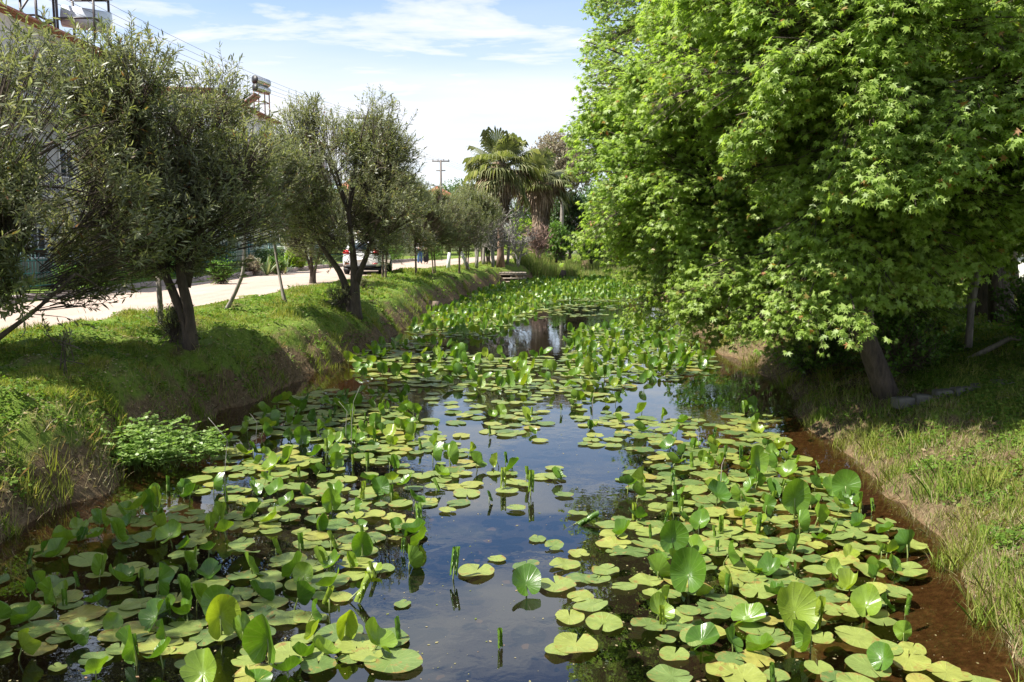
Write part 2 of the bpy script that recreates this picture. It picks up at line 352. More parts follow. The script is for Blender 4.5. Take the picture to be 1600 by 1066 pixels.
def road_mat():
    m, t, out = mat('pale_gravel')
    b = N(t, 'ShaderNodeBsdfPrincipled', i_Roughness=0.95); b.inputs['Specular IOR Level'].default_value = 0.15
    g = N(t, 'ShaderNodeNewGeometry')
    n1 = N(t, 'ShaderNodeTexNoise', i_Scale=0.7, i_Detail=6); t.links.new(g.outputs['Position'], n1.inputs['Vector'])
    n2 = N(t, 'ShaderNodeTexNoise', i_Scale=22, i_Detail=5, i_Roughness=0.7); t.links.new(g.outputs['Position'], n2.inputs['Vector'])
    r = ramp(t, [(0.3, (0.27, 0.205, 0.165)), (0.55, (0.42, 0.335, 0.28)), (0.75, (0.55, 0.455, 0.39))])
    mpp = N(t, 'ShaderNodeMapping'); mpp.inputs['Scale'].default_value = (2.6, 0.16, 1); t.links.new(g.outputs['Position'], mpp.inputs[0]); n3 = N(t, 'ShaderNodeTexNoise', i_Scale=1.0, i_Detail=7, i_Roughness=0.65); t.links.new(mpp.outputs[0], n3.inputs['Vector'])
    a0 = N(t, 'ShaderNodeMix', data_type='FLOAT', i_0=0.55); t.links.new(n1.outputs['Fac'], a0.inputs[2]); t.links.new(n3.outputs['Fac'], a0.inputs[3])
    a = N(t, 'ShaderNodeMix', data_type='FLOAT', i_0=0.42); t.links.new(a0.outputs[0], a.inputs[2]); t.links.new(n2.outputs['Fac'], a.inputs[3])
    t.links.new(a.outputs[0], r.inputs[0]); t.links.new(r.outputs[0], b.inputs['Base Color'])
    bp = N(t, 'ShaderNodeBump', i_Strength=0.5, i_Distance=0.03); t.links.new(n2.outputs['Fac'], bp.inputs['Height']); t.links.new(bp.outputs[0], b.inputs['Normal'])
    t.links.new(b.outputs[0], out.inputs[0]); return m
def water_mat():
    m, t, out = mat('river_water')
    g = N(t, 'ShaderNodeNewGeometry')
    n1 = N(t, 'ShaderNodeTexNoise', i_Scale=5.0, i_Detail=3, i_Roughness=0.5, i_Distortion=0.3); t.links.new(g.outputs['Position'], n1.inputs['Vector'])
    n2 = N(t, 'ShaderNodeTexNoise', i_Scale=0.6, i_Detail=2); t.links.new(g.outputs['Position'], n2.inputs['Vector'])
    st = ramp(t, [(0.42, 0.05), (0.62, 1.0)]); t.links.new(n2.outputs['Fac'], st.inputs[0])
    ml = N(t, 'ShaderNodeMath', operation='MULTIPLY', i_1=0.11); t.links.new(st.outputs[0], ml.inputs[0])
    bp = N(t, 'ShaderNodeBump', i_Distance=0.02); t.links.new(ml.outputs[0], bp.inputs['Strength']); t.links.new(n1.outputs['Fac'], bp.inputs['Height'])
    fr = N(t, 'ShaderNodeFresnel', i_IOR=2.0); t.links.new(bp.outputs[0], fr.inputs['Normal'])
    gl = N(t, 'ShaderNodeBsdfGlossy', i_Roughness=0.004); gl.inputs[0].default_value = (0.86, 0.94, 1.0, 1); t.links.new(bp.outputs[0], gl.inputs['Normal'])
    tr = N(t, 'ShaderNodeBsdfTransparent'); tr.inputs[0].default_value = (0.50, 0.42, 0.32, 1)
    mxs = N(t, 'ShaderNodeMixShader'); bk = N(t, 'ShaderNodeMath', operation='SUBTRACT', i_0=1.0); t.links.new(g.outputs['Backfacing'], bk.inputs[1]); fm = N(t, 'ShaderNodeMath', operation='MULTIPLY'); t.links.new(fr.outputs[0], fm.inputs[0]); t.links.new(bk.outputs[0], fm.inputs[1]); t.links.new(fm.outputs[0], mxs.inputs[0]); t.links.new(tr.outputs[0], mxs.inputs[1]); t.links.new(gl.outputs[0], mxs.inputs[2])
    t.links.new(mxs.outputs[0], out.inputs[0]); return m
def pad_mat(name, young):
    """lily leaf: UV holds the leaf's own coordinates (petiole at 0.5, 0.5)"""
    m, t, out = mat(name)
    oi = N(t, 'ShaderNodeObjectInfo'); g = N(t, 'ShaderNodeNewGeometry')
    ad = N(t, 'ShaderNodeMath', operation='ADD'); t.links.new(oi.outputs['Random'], ad.inputs[0]); t.links.new(g.outputs['Random Per Island'], ad.inputs[1])
    fr = N(t, 'ShaderNodeMath', operation='FRACT'); t.links.new(ad.outputs[0], fr.inputs[0])
    if young: st = [(0, (0.06, 0.14, 0.014)), (0.4, (0.10, 0.20, 0.018)), (0.8, (0.16, 0.26, 0.025)), (1, (0.24, 0.31, 0.035))]
    else: st = [(0, (0.085, 0.14, 0.04)), (0.35, (0.15, 0.205, 0.055)), (0.7, (0.20, 0.25, 0.06)), (0.95, (0.25, 0.27, 0.06)), (1, (0.26, 0.23, 0.055))]
    r = ramp(t, st); t.links.new(fr.outputs[0], r.inputs[0])
    uv = N(t, 'ShaderNodeUVMap'); uv.uv_map = 'UVMap'
    of = N(t, 'ShaderNodeVectorMath', operation='SUBTRACT'); of.inputs[1].default_value = (0.5, 0.5, 0); t.links.new(uv.outputs[0], of.inputs[0])
    # veins fan out from the petiole
    s2 = N(t, 'ShaderNodeSeparateXYZ'); t.links.new(of.outputs[0], s2.inputs[0])
    at = N(t, 'ShaderNodeMath', operation='ARCTAN2'); t.links.new(s2.outputs[0], at.inputs[0]); t.links.new(s2.outputs[1], at.inputs[1])
    mu = N(t, 'ShaderNodeMath', operation='MULTIPLY', i_1=17.0); t.links.new(at.outputs[0], mu.inputs[0])
    sn = N(t, 'ShaderNodeMath', operation='SINE'); t.links.new(mu.outputs[0], sn.inputs[0])
    vr = ramp(t, [(0.0, 0.0), (0.80, 0.0), (1.0, 1.0)]); 
    mr = N(t, 'ShaderNodeMapRange'); mr.inputs[1].default_value = -1; t.links.new(sn.outputs[0], mr.inputs[0]); t.links.new(mr.outputs[0], vr.inputs[0])
    vm_ = N(t, 'ShaderNodeMix', data_type='RGBA', blend_type='SCREEN'); vmf = N(t, 'ShaderNodeMath', operation='MULTIPLY', i_1=0.035 if young else 0.05)
    t.links.new(vr.outputs[0], vmf.inputs[0]); t.links.new(vmf.outputs[0], vm_.inputs[0]); t.links.new(r.outputs[0], vm_.inputs[6]); vm_.inputs[7].default_value = (0.6, 0.7, 0.3, 1)
    colr = vm_.outputs[2]
    # 4-D noise per leaf for blotches and rot
    ww = N(t, 'ShaderNodeMath', operation='MULTIPLY', i_1=37.0); t.links.new(fr.outputs[0], ww.inputs[0])
    nz = N(t, 'ShaderNodeTexNoise', noise_dimensions='4D', i_Scale=4.0, i_Detail=6, i_Roughness=0.65); t.links.new(uv.outputs[0], nz.inputs['Vector']); t.links.new(ww.outputs[0], nz.inputs['W'])
    ln = N(t, 'ShaderNodeVectorMath', operation='LENGTH'); t.links.new(of.outputs[0], ln.inputs[0])
    l2 = N(t, 'ShaderNodeMapRange'); l2.inputs[1].default_value = 0.25; l2.inputs[2].default_value = 0.5; l2.inputs[3].default_value = 0.0; l2.inputs[4].default_value = 0.09; t.links.new(ln.outputs['Value'], l2.inputs[0])
    a2 = N(t, 'ShaderNodeMath', operation='ADD'); t.links.new(nz.outputs['Fac'], a2.inputs[0]); t.links.new(l2.outputs[0], a2.inputs[1])
    br = ramp(t, [(0.70, 0.0), (0.78, 1.0)] if young else [(0.59, 0.0), (0.68, 0.9)]); t.links.new(a2.outputs[0], br.inputs[0])
    bm = N(t, 'ShaderNodeMix', data_type='RGBA'); t.links.new(br.outputs[0], bm.inputs[0]); t.links.new(colr, bm.inputs[6]); bm.inputs[7].default_value = (0.20, 0.13, 0.04, 1)
    ml2 = ramp(t, [(0.35, 0.82), (0.65, 1.12)]); t.links.new(nz.outputs['Fac'], ml2.inputs[0])
    fin = N(t, 'ShaderNodeMix', data_type='RGBA', blend_type='MULTIPLY', i_0=1.0); t.links.new(bm.outputs[2], fin.inputs[6]); t.links.new(ml2.outputs[0], fin.inputs[7])
    n5 = N(t, 'ShaderNodeTexNoise', noise_dimensions='4D', i_Scale=34.0, i_Detail=2); t.links.new(uv.outputs[0], n5.inputs['Vector']); t.links.new(ww.outputs[0], n5.inputs['W'])
    sp5 = ramp(t, [(0.66, 0.0), (0.70, 0.8)]); t.links.new(n5.outputs['Fac'], sp5.inputs[0])
    fin0 = fin; fin = N(t, 'ShaderNodeMix', data_type='RGBA'); t.links.new(sp5.outputs[0], fin.inputs[0]); t.links.new(fin0.outputs[2], fin.inputs[6]); fin.inputs[7].default_value = (0.09, 0.06, 0.02, 1)
    b = N(t, 'ShaderNodeBsdfPrincipled', i_Roughness=0.30 if young else 0.40); b.inputs['Specular IOR Level'].default_value = 0.6 if young else 0.4
    t.links.new(fin.outputs[2], b.inputs['Base Color'])
    hb = N(t, 'ShaderNodeMath', operation='ADD'); t.links.new(vr.outputs[0], hb.inputs[0]); t.links.new(nz.outputs['Fac'], hb.inputs[1])
    bp = N(t, 'ShaderNodeBump', i_Strength=0.25, i_Distance=0.01); t.links.new(hb.outputs[0], bp.inputs['Height']); t.links.new(bp.outputs[0], b.inputs['Normal'])
    tr = N(t, 'ShaderNodeBsdfTranslucent'); tm = N(t, 'ShaderNodeMix', data_type='RGBA', blend_type='MULTIPLY', i_0=1.0)
    t.links.new(fin.outputs[2], tm.inputs[6]); tm.inputs[7].default_value = (1.5, 1.5, 0.4, 1); t.links.new(tm.outputs[2], tr.inputs[0])
    mxs = N(t, 'ShaderNodeMixShader', i_0=0.35 if young else 0.12); t.links.new(b.outputs[0], mxs.inputs[1]); t.links.new(tr.outputs[0], mxs.inputs[2])
    t.links.new(mxs.outputs[0], out.inputs[0]); return m
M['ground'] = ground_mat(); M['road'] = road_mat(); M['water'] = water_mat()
M['pad'] = pad_mat('floating_leaf', False); M['lily'] = pad_mat('upright_leaf', True)
M['stem'] = plain('lily_stem', (0.16, 0.20, 0.05), 0.4)
M['underwater'] = plain('sunken_leaf', (0.11, 0.085, 0.055), 0.8, 0.3)

# ------------------------------------------------------------------ the setting: one sheet of ground, water, road
LY = np.array([-20, 0, 8.2, 11.7, 15.1, 16.8, 19.2, 21.3, 24.5, 30, 37, 44, 50, 57, 62, 66, 75, 90, 110, 5000])
LX = np.array([-5.4, -5.3, -5.05, -4.85, -4.85, -4.66, -4.3, -4.05, -3.7, -3.55, -3.2, -2.6, -1.6, -0.2, 2.3, 2.8, 3.2, 4.5, 9.0, 9.0])
RY = np.array([-20, 0, 6.06, 6.72, 7.54, 8.57, 9.66, 11.38, 13.57, 16.76, 20.18, 23.12, 27.03, 32.5, 40.7, 51, 60, 66, 75, 90, 110, 5000])
RX = np.array([3.2, 3.3, 3.78, 3.96, 4.07, 4.2, 4.35, 4.58, 4.81, 5.29, 5.59, 5.53, 5.84, 6.3, 6.95, 7.6, 8.2, 8.6, 8.8, 8.5, 9.0, 9.0])
def xl(y): return np.interp(y, LY, LX) + 0.8 * (fbm(np.asarray(y) * 0.9, 0 * np.asarray(y) + 3.3, 5, 5) - 0.5)
def xr(y): return np.interp(y, RY, RX) + 0.8 * (fbm(np.asarray(y) * 0.9, 0 * np.asarray(y) + 8.1, 9, 5) - 0.5)
# road: near edge and far edge
NEY = np.array([-30, 0, 16.3, 20.3, 34.8, 46, 56.5, 69, 82, 100, 130])
NEX = np.array([-11.2, -10.8, -9.65, -8.4, -7.0, -6.1, -3.4, -0.1, 2.6, 7.5, 17])
FEY = np.array([-30, 0, 28.8, 38.6, 50.7, 60, 70, 82, 100, 130])
FEX = np.array([-15.8, -15.2, -13.1, -12.1, -10.6, -8.4, -5.2, -1.6, 3.6, 13])
def road_near(y): return np.interp(y, NEY, NEX)
def road_far(y): return np.interp(y, FEY, FEX)
def hgt(x, y):
    x = np.asarray(x, float); y = np.asarray(y, float)
    l = xl(y) - x; r = x - xr(y)
    nz = fbm(x * 1.7, y * 1.7, 21, 4) - 0.5; nb = fbm(x * 0.5, y * 0.5, 31, 3) - 0.5
    zl = np.interp(l, [-0.6, 0, 0.18, 0.7, 1.35, 2.2, 3.2, 4.2], [-0.32, 0, 0.30, 0.88, 1.08, 1.15, 1.19, 1.2])
    bumpl = sstep(0.05, 0.5, l) * (1 - sstep(0.5, -0.4, x - road_near(y)) * (x < road_near(y) + 1)) 
    lowy = 1 - sstep(-0.5, 0.8, x - road_near(y))      # 1 on the road side
    zl = zl + (1 - lowy) * sstep(0.05, 0.5, l) * (nz * 0.42 + nb * 0.34)
    cl = fbm(x * 5.3, y * 5.3, 77, 3) - 0.5
    zl = zl + (1 - lowy) * sstep(0.03, 0.3, l) * sstep(1.9, 0.7, l) * cl * 0.26
    zl = zl * (1 - lowy) + 1.2 * lowy
    zr = np.interp(r, [-0.6, 0, 0.15, 0.6, 1.4, 2.4, 3.6, 6, 40], [-0.3, 0, 0.14, 0.30, 0.56, 0.85, 1.1, 1.2, 1.35])
    zr = zr + sstep(0.05, 0.6, r) * (nz * 0.22 + nb * 0.18) * (1 - 0.75 * sstep(4, 7, r))
    zr = zr + sstep(0.03, 0.3, r) * sstep(2.6, 1.0, r) * cl * 0.20
    bed = -0.72 + 0.20 * nb + 0.07 * nz
    bed = np.maximum(bed, np.maximum(-0.1 - 0.32 * np.maximum(-l, 0), -0.1 - 0.20 * np.maximum(-r, 0)) * 1.0)
    mid = np.where(l > -0.6, np.interp(l, [-0.6, 0], [-0.3, 0]), bed)
    bed = np.minimum(-0.02, np.where(l > -0.6, 0.55 * l - 0.0, np.where(r > -1.6, 0.22 * r, bed)))
    z = np.where(l > 0, zl, np.where(r > 0, zr, bed))
    # the pond ends: bank behind it
    e = sstep(84, 90, y)
    z = z * (1 - e) + 1.15 * e
    # garden behind the kerb
    gd = sstep(0.0, 0.15, road_far(y) - 0.16 - x)
    z = z + gd * 0.13
    return z
def axis(segs):
    o = []
    for a, b, s in segs: o += list(np.arange(a, b, s))
    return np.array(o + [segs[-1][1]])
gx = axis([(-3000, -300, 540), (-300, -60, 30), (-60, -20, 2.5), (-20, -11, 0.45), (-11, -7.5, 0.3), (-7.5, -1.5, 0.11), (-1.5, 3.2, 0.3), (3.2, 8, 0.11), (8, 13, 0.25), (13, 24, 0.7), (24, 60, 4), (60, 300, 30), (300, 3000, 540)])
gy = axis([(-25, 3, 1.4), (3, 18, 0.13), (18, 32, 0.24), (32, 66, 0.5), (66, 112, 1.2), (112, 300, 12), (300, 4200, 390)])
GX, GY = np.meshgrid(gx, gy)
GZ = hgt(GX, GY)
V = np.stack([GX, GY, GZ], -1).reshape(-1, 3); ny, nx = GX.shape
ii = (np.arange(ny - 1)[:, None] * nx + np.arange(nx - 1)[None, :]).ravel()
loops = np.stack([ii, ii + 1, ii + nx + 1, ii + nx], -1).ravel()
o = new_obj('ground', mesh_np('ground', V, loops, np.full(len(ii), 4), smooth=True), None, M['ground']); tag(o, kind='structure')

m_ = MB(); m_.add([(-7, -20, 0), (10.5, -20, 0), (10.5, 86, 0), (-7, 86, 0)], [(0, 1, 2, 3)])
o = m_.build('water', M['water']); tag(o, kind='structure')

ry = axis([(-25, 20, 0.5), (20, 60, 0.5), (60, 125, 1.5)])
xa = road_far(ry) + 0.05 * np.sin(ry * 1.3); xb = road_near(ry) + 0.28 * (fbm(ry * 1.1, ry * 0, 44, 4) - 0.5)
V = []; nseg = 6
for k in range(nseg + 1):
    t = k / nseg
    V.append(np.stack([xa * (1 - t) + xb * t, ry, np.full(len(ry), 1.206) - 0.018 * (k == nseg)], -1))
V = np.stack(V, 1).reshape(-1, 3); q = (np.arange(len(ry) - 1)[:, None] * (nseg + 1) + np.arange(nseg)[None]).ravel()
V[:, 2] = np.maximum(V[:, 2], hgt(V[:, 0], V[:, 1]) + 0.006)
loops = np.stack([q, q + 1, q + nseg + 2, q + nseg + 1], -1).ravel()
o = new_obj('road', mesh_np('road', V, loops, np.full(len(q), 4), smooth=True), None, M['road']); tag(o, kind='structure')

kb = MB(); y = 14.0
while y < 66:
    L = rnd.uniform(0.45, 0.8); y1 = y + L - 0.03
    a = (float(road_far(y)) - 0.09, y, 1.2); b = (float(road_far(y1)) - 0.09, y1, 1.2)
    kb.beam((a[0], a[1], 1.25 + rnd.uniform(-.012, .02)), (b[0], b[1], 1.25 + rnd.uniform(-.012, .02)), 0.17 + rnd.uniform(-.02, .03), 0.30)
    y += L
o = kb.build('kerb', M['kerb'], bevel=0.02); tag(o, kind='structure')

# ------------------------------------------------------------------ ground cover (stuff nobody could count)
def blades(n, xs, ys, zs, h, w, lean=0.35, seed=1):
    r = np.random.default_rng(seed); n = len(xs)
    base = np.stack([xs, ys, zs - 0.01], -1)
    az = r.random(n) * 2 * PI; s = np.stack([np.cos(az), np.sin(az), 0 * az], -1)
    az2 = r.random(n) * 2 * PI; ln = lean * r.random(n) ** 0.7
    tip = base + np.stack([np.cos(az2) * ln, np.sin(az2) * ln, np.sqrt(np.maximum(1 - ln ** 2, 0.1))], -1) * h[:, None]
    mid = base * 0.45 + tip * 0.55; mid[:, 2] += h * 0.09
    V = np.stack([base - s * w[:, None], base + s * w[:, None], mid + s * w[:, None] * 0.7, tip, mid - s * w[:, None] * 0.7], 1).reshape(-1, 3)
    loops = (np.arange(n)[:, None] * 5 + np.array([0, 1, 2, 3, 4])[None]).ravel()
    return V, loops, np.full(n, 5)
def sample_band(n, side, y0, y1, w0, w1, seed, power=1.6):
    r = np.random.default_rng(seed)
    t = r.random(n); e = 1 - power
    y = (y0 ** e + t * (y1 ** e - y0 ** e)) ** (1 / e)
    s = w0 + (w1 - w0) * r.random(n)
    x = xl(y) - s if side < 0 else xr(y) + s
    return x, y, s
def joinv(parts):
    V = np.concatenate([p[0] for p in parts]); off = np.cumsum([0] + [len(p[0]) for p in parts[:-1]])
    return V, np.concatenate([p[1] + o for p, o in zip(parts, off)]), np.concatenate([p[2] for p in parts])
# left verge turf
x, y, s = sample_band(330000, -1, 6, 75, 0.12, 6.5, 3, 1.9)
ok = (x > road_near(y) - 0.12 + 0.3 * (fbm(x * 2, y * 2, 66, 3) - 0.3))
p = fbm(x * 1.3, y * 1.3, 51, 4) + 0.20 * sstep(1.9, 0.2, s)
ok &= (R.random(len(x)) > sstep(0.48, 0.60, p) * 0.95)
x, y, s, p = x[ok], y[ok], s[ok], p[ok]
far = np.clip(y / 14, 1, 4)
h = (0.045 + 0.075 * R.random(len(x)) ** 2 + 0.10 * sstep(0.55, 0.7, fbm(x * 0.9, y * 0.9, 71, 3))) * (0.55 + 0.45 * sstep(0.3, 1.0, x - road_near(y)))
B1 = blades(0, x, y, hgt(x, y), h * far ** 0.25, 0.0035 * far * (1 + 0.6 * R.random(len(x))), 0.85, 4)
o = new_obj('verge_grass', mesh_np('verge_grass', *B1), None, M['grass_blade'])
tag(o, 'short green grass covering the bank between the gravel road and the pond', 'grass', kind='stuff')
# low broad-leaved weeds in patches on both banks
def weeds(n, side, y0, y1, w0, w1, seed, thr):
    x, y, s = sample_band(n, side, y0, y1, w0, w1, seed, 2.0)
    r = np.random.default_rng(seed + 1)
    ok = fbm(x * 2.2, y * 2.2, seed, 3) > thr
    if side < 0: ok &= x > road_near(y) + 0.3
    x, y = x[ok], y[ok]; n = len(x)
    z = hgt(x, y) + 0.02 + 0.07 * r.random(n)
    az = r.random(n) * 2 * PI; d = np.stack([np.cos(az), np.sin(az), 0.35 * r.standard_normal(n)], -1)
    nn = np.stack([0.45 * r.standard_normal(n), 0.45 * r.standard_normal(n), np.ones(n)], -1)
    X, Y, Z = frames(d, nn)
    tv = [(0, -0.1, 0), (0.42, 0.3, 0.05), (0.3, 0.85, 0.02), (0, 1, -0.08), (-0.3, 0.85, 0.02), (-0.42, 0.3, 0.05)]
    return scatter(tv, [(0, 1, 2, 3, 4, 5)], np.stack([x, y, z], -1), X, Y, Z, (0.022 + 0.03 * r.random(n)) * np.clip(y / 14, 1, 2.5))[:3]
o = new_obj('bank_weeds', mesh_np('bank_weeds', *weeds(52000, -1, 6.5, 50, 0.1, 4.0, 91, 0.53)), None, M['weed_leaf'])
tag(o, 'patches of low broad-leaved weeds among the grass of the left bank', 'weeds', kind='stuff')
o = new_obj('bank_weeds', mesh_np('bank_weeds', *weeds(100000, 1, 4.5, 34, 0.25, 5.5, 95, 0.46)), None, M['weed_leaf'])
tag(o, 'low broad-leaved weeds on the right bank beside the dry grass', 'weeds', kind='stuff')
# right bank: tangled dry and green grass
x, y, s = sample_band(120000, 1, 4, 40, 0.0, 7.5, 13, 1.9)
p = fbm(x * 1.1, y * 1.1, 57, 4)
ok = R.random(len(x)) > sstep(0.55, 0.66, p) * 0.9; x, y, s = x[ok], y[ok], s[ok]
far = np.clip(y / 14, 1, 3)
B2 = blades(0, x, y, hgt(x, y), (0.07 + 0.12 * R.random(len(x)) ** 2) * far ** 0.2, 0.0035 * far, 0.85, 14)
o = new_obj('bank_grass', mesh_np('bank_grass', *B2), None, M['grass_blade']); tag(o, 'green grass on the right bank under and beside the big trees', 'grass', kind='stuff')
x, y, s = sample_band(30000, 1, 4, 36, -0.05, 1.6, 17, 1.9)
s2 = R.random(len(x)); 
B3 = blades(0, x, y, np.maximum(hgt(x, y), -0.02), 0.06 + 0.13 * R.random(len(x)) ** 1.5, np.full(len(x), 0.003), 0.95, 18)
x, y, s = sample_band(5000, -1, 6, 45, -0.05, 0.7, 19, 1.9)
B4 = blades(0, x, y, np.maximum(hgt(x, y), -0.02), 0.08 + 0.2 * R.random(len(x)) ** 1.5, np.full(len(x), 0.003), 0.95, 20)
o = new_obj('dry_grass', mesh_np('dry_grass', *joinv([B3, B4])), None, M['dry_grass']); tag(o, 'straw coloured dry grass hanging over the water along both banks', 'dry grass', kind='stuff')
# lawn on the far right
x = 8 + 30 * R.random(60000) ** 1.2; y = 14 + 40 * R.random(60000)
B = blades(0, x, y, hgt(x, y), 0.05 + 0.06 * R.random(len(x)), np.full(len(x), 0.008), 0.6, 22)
o = new_obj('lawn_grass', mesh_np('lawn_grass', *B), None, M['grass_blade']); tag(o, 'mown lawn behind the big trees on the right', 'grass', kind='stuff')
# green tussocks by the water
def tussock_pts(spots, seed):
    r = np.random.default_rng(seed); P = []
    for (cx, cy, rad, n, h) in spots:
        a = r.random(n) * 6.283; q = rad * np.sqrt(r.random(n))
        x = cx + q * np.cos(a); y = cy + q * np.sin(a)
        P.append(np.stack([x, y, np.maximum(hgt(x, y), -0.03), h * (0.5 + 0.5 * r.random(n))], -1))
    return np.concatenate(P)
sp = []
for k in range(60):
    yy = 7 + 40 * rnd.random() ** 1.5; sp.append((float(xl(yy)) - rnd.uniform(-.05, .3), yy, rnd.uniform(.08, .25), 60, rnd.uniform(.18, .4)))
for k in range(70):
    yy = 5 + 32 * rnd.random() ** 1.4; sp.append((float(xr(yy)) + rnd.uniform(-.1, .9), yy, rnd.uniform(.1, .35), 90, rnd.uniform(.18, .42)))
T = tussock_pts(sp, 5)
B = blades(0, T[:, 0], T[:, 1], T[:, 2], T[:, 3], np.full(len(T), 0.005), 0.7, 24)
o = new_obj('tall_grass', mesh_np('tall_grass', *B), None, M['grass_blade']); tag(o, 'taller green grass tufts at the water edge of both banks', 'grass', kind='stuff')
# reeds closing the far end of the pond
P = []
def reed_patch(n, x0, x1, y0, y1, h, seed):
    r = np.random.default_rng(seed); x = x0 + (x1 - x0) * r.random(n); y = y0 + (y1 - y0) * r.random(n)
    keep = fbm(x * 0.6, y * 0.5, seed, 3) > 0.40; x, y = x[keep], y[keep]
    return np.stack([x, y, np.maximum(hgt(x, y), -0.05), h * (0.45 + 0.55 * r.random(len(x)))], -1)
P = np.concatenate([reed_patch(9000, 0.2, 4.6, 60.5, 66, 1.25, 41), reed_patch(2200, 4.6, 9.5, 62, 66, 0.8, 42), reed_patch(6000, 2.0, 10, 76, 86, 1.5, 43),
                    reed_patch(4200, 6.6, 10.5, 44, 66, 1.1, 44)])
B = blades(0, P[:, 0], P[:, 1], P[:, 2], P[:, 3], np.full(len(P), 0.016), 0.35, 45)
o = new_obj('reeds', mesh_np('reeds', *B), None, M['reed']); tag(o, 'olive green reeds closing the far end of the pond', 'reeds', kind='stuff')

# fallen leaves and litter on the banks
n = 9000; x, y, s = sample_band(n, 1, 4.5, 25, 0.3, 6, 61, 2.0); x2, y2, s2 = sample_band(9000, -1, 7, 30, 0.05, 3.0, 62, 2.0)
x = np.concatenate([x, x2]); y = np.concatenate([y, y2]); n = len(x)
az = R.random(n) * 6.28; X, Y, Z = frames(np.stack([np.cos(az), np.sin(az), .2 * R.standard_normal(n)], -1), np.stack([.4 * R.standard_normal(n), .4 * R.standard_normal(n), np.ones(n)], -1))
Vv = scatter([(0, -.5, 0), (.3, 0, .1), (0, .5, 0), (-.3, 0, .1)], [(0, 1, 2, 3)], np.stack([x, y, hgt(x, y) + .015], -1), X, Y, Z, 0.03 + 0.04 * R.random(n))
o = new_obj('leaf_litter', mesh_np('leaf_litter', *Vv[:3]), None, M['dry_grass']); tag(o, 'fallen dry leaves scattered over the soil of the banks', 'leaf litter', kind='stuff')

# ------------------------------------------------------------------ the pond lilies
def blade_grid(seed, cup=0.0, fold=0.0, wav=0.03, notch=6, seg=30, rings=4, roll=0.0, bend=0.0):
    r = np.random.default_rng(seed); ph = r.random(4) * 6.28
    g = math.radians(notch * r.uniform(0.6, 1.3))
    th = np.linspace(-PI + g, PI - g, seg + 1)
    rad = 0.50 + 0.055 * np.cos(th) + 0.02 * np.cos(2 * th)
    edge = np.minimum(np.abs(th + PI - g), np.abs(PI - g - th))
    rad = rad * (0.84 + 0.16 * np.clip(edge / 0.30, 0, 1) ** 0.6)
    rad = rad * (1 + 0.035 * np.sin(2 * th + ph[3]) + 0.025 * np.sin(3 * th + ph[0]) + 0.012 * np.sin(7 * th + ph[1]))
    if r.random() < 0.5 and not roll:   # a bite or a torn edge
        c = r.uniform(-2.2, 2.2); rad = rad * (1 - 0.22 * np.exp(-((th - c) / 0.13) ** 2))
    V = [(0, 0, 0)]; UV = [(0.5, 0.5)]
    for k in range(1, rings + 1):
        q = (k / rings) ** 0.85
        for t, rr in zip(th, rad):
            x = math.sin(t) * rr * q * 0.93; y = math.cos(t) * rr * q
            UV.append((0.5 + x, 0.5 + y))
            z = cup * (x * x + y * y) * 2 + wav * q * q * (math.sin(3 * t + ph[2]) * 0.6 + math.sin(5 * t + ph[3]) * 0.4)
            if fold:
                a = abs(x); x = math.copysign(a * math.cos(fold), x); z += a * math.sin(fold)
            if roll:
                a = abs(x); rr2 = 0.085; ang = a / rr2
                xx = rr2 * (1 - 0.055 * ang) * math.sin(ang); zz = rr2 * (1 - math.cos(ang) * (1 - 0.055 * ang))
                x = math.copysign(abs(xx) if ang < PI else xx, x) * 1.0; z = zz
                if a > 0.02: x = x + math.copysign(0.02, x)
            if bend:
                a = y * bend; z += math.copysign(1, bend) * 0 + (y * math.sin(a)) * 0.5; 
            V.append((x, y, z))
    S = seg + 1; F = []
    for j in range(seg): F.append((0, 1 + j + 1, 1 + j))
    for k in range(rings - 1):
        for j in range(seg):
            a = 1 + k * S + j; b = a + S; F.append((a, a + 1, b + 1, b))
    return np.array(V), [tuple(f) for f in F], np.array(UV)
def rot3(ax, ay, az):
    return np.array(Matrix.Rotation(az, 3, 'Z') @ Matrix.Rotation(ay, 3, 'Y') @ Matrix.Rotation(ax, 3, 'X'))
def in_poly(u, v, poly):
    n = len(poly); c = np.zeros(len(u), bool); j = n - 1
    for i in range(n):
        xi, yi = poly[i]; xj, yj = poly[j]
        c ^= ((yi > v) != (yj > v)) & (u < (xj - xi) * (v - yi) / ((yj - yi) + 1e-12) + xi); j = i
    return c
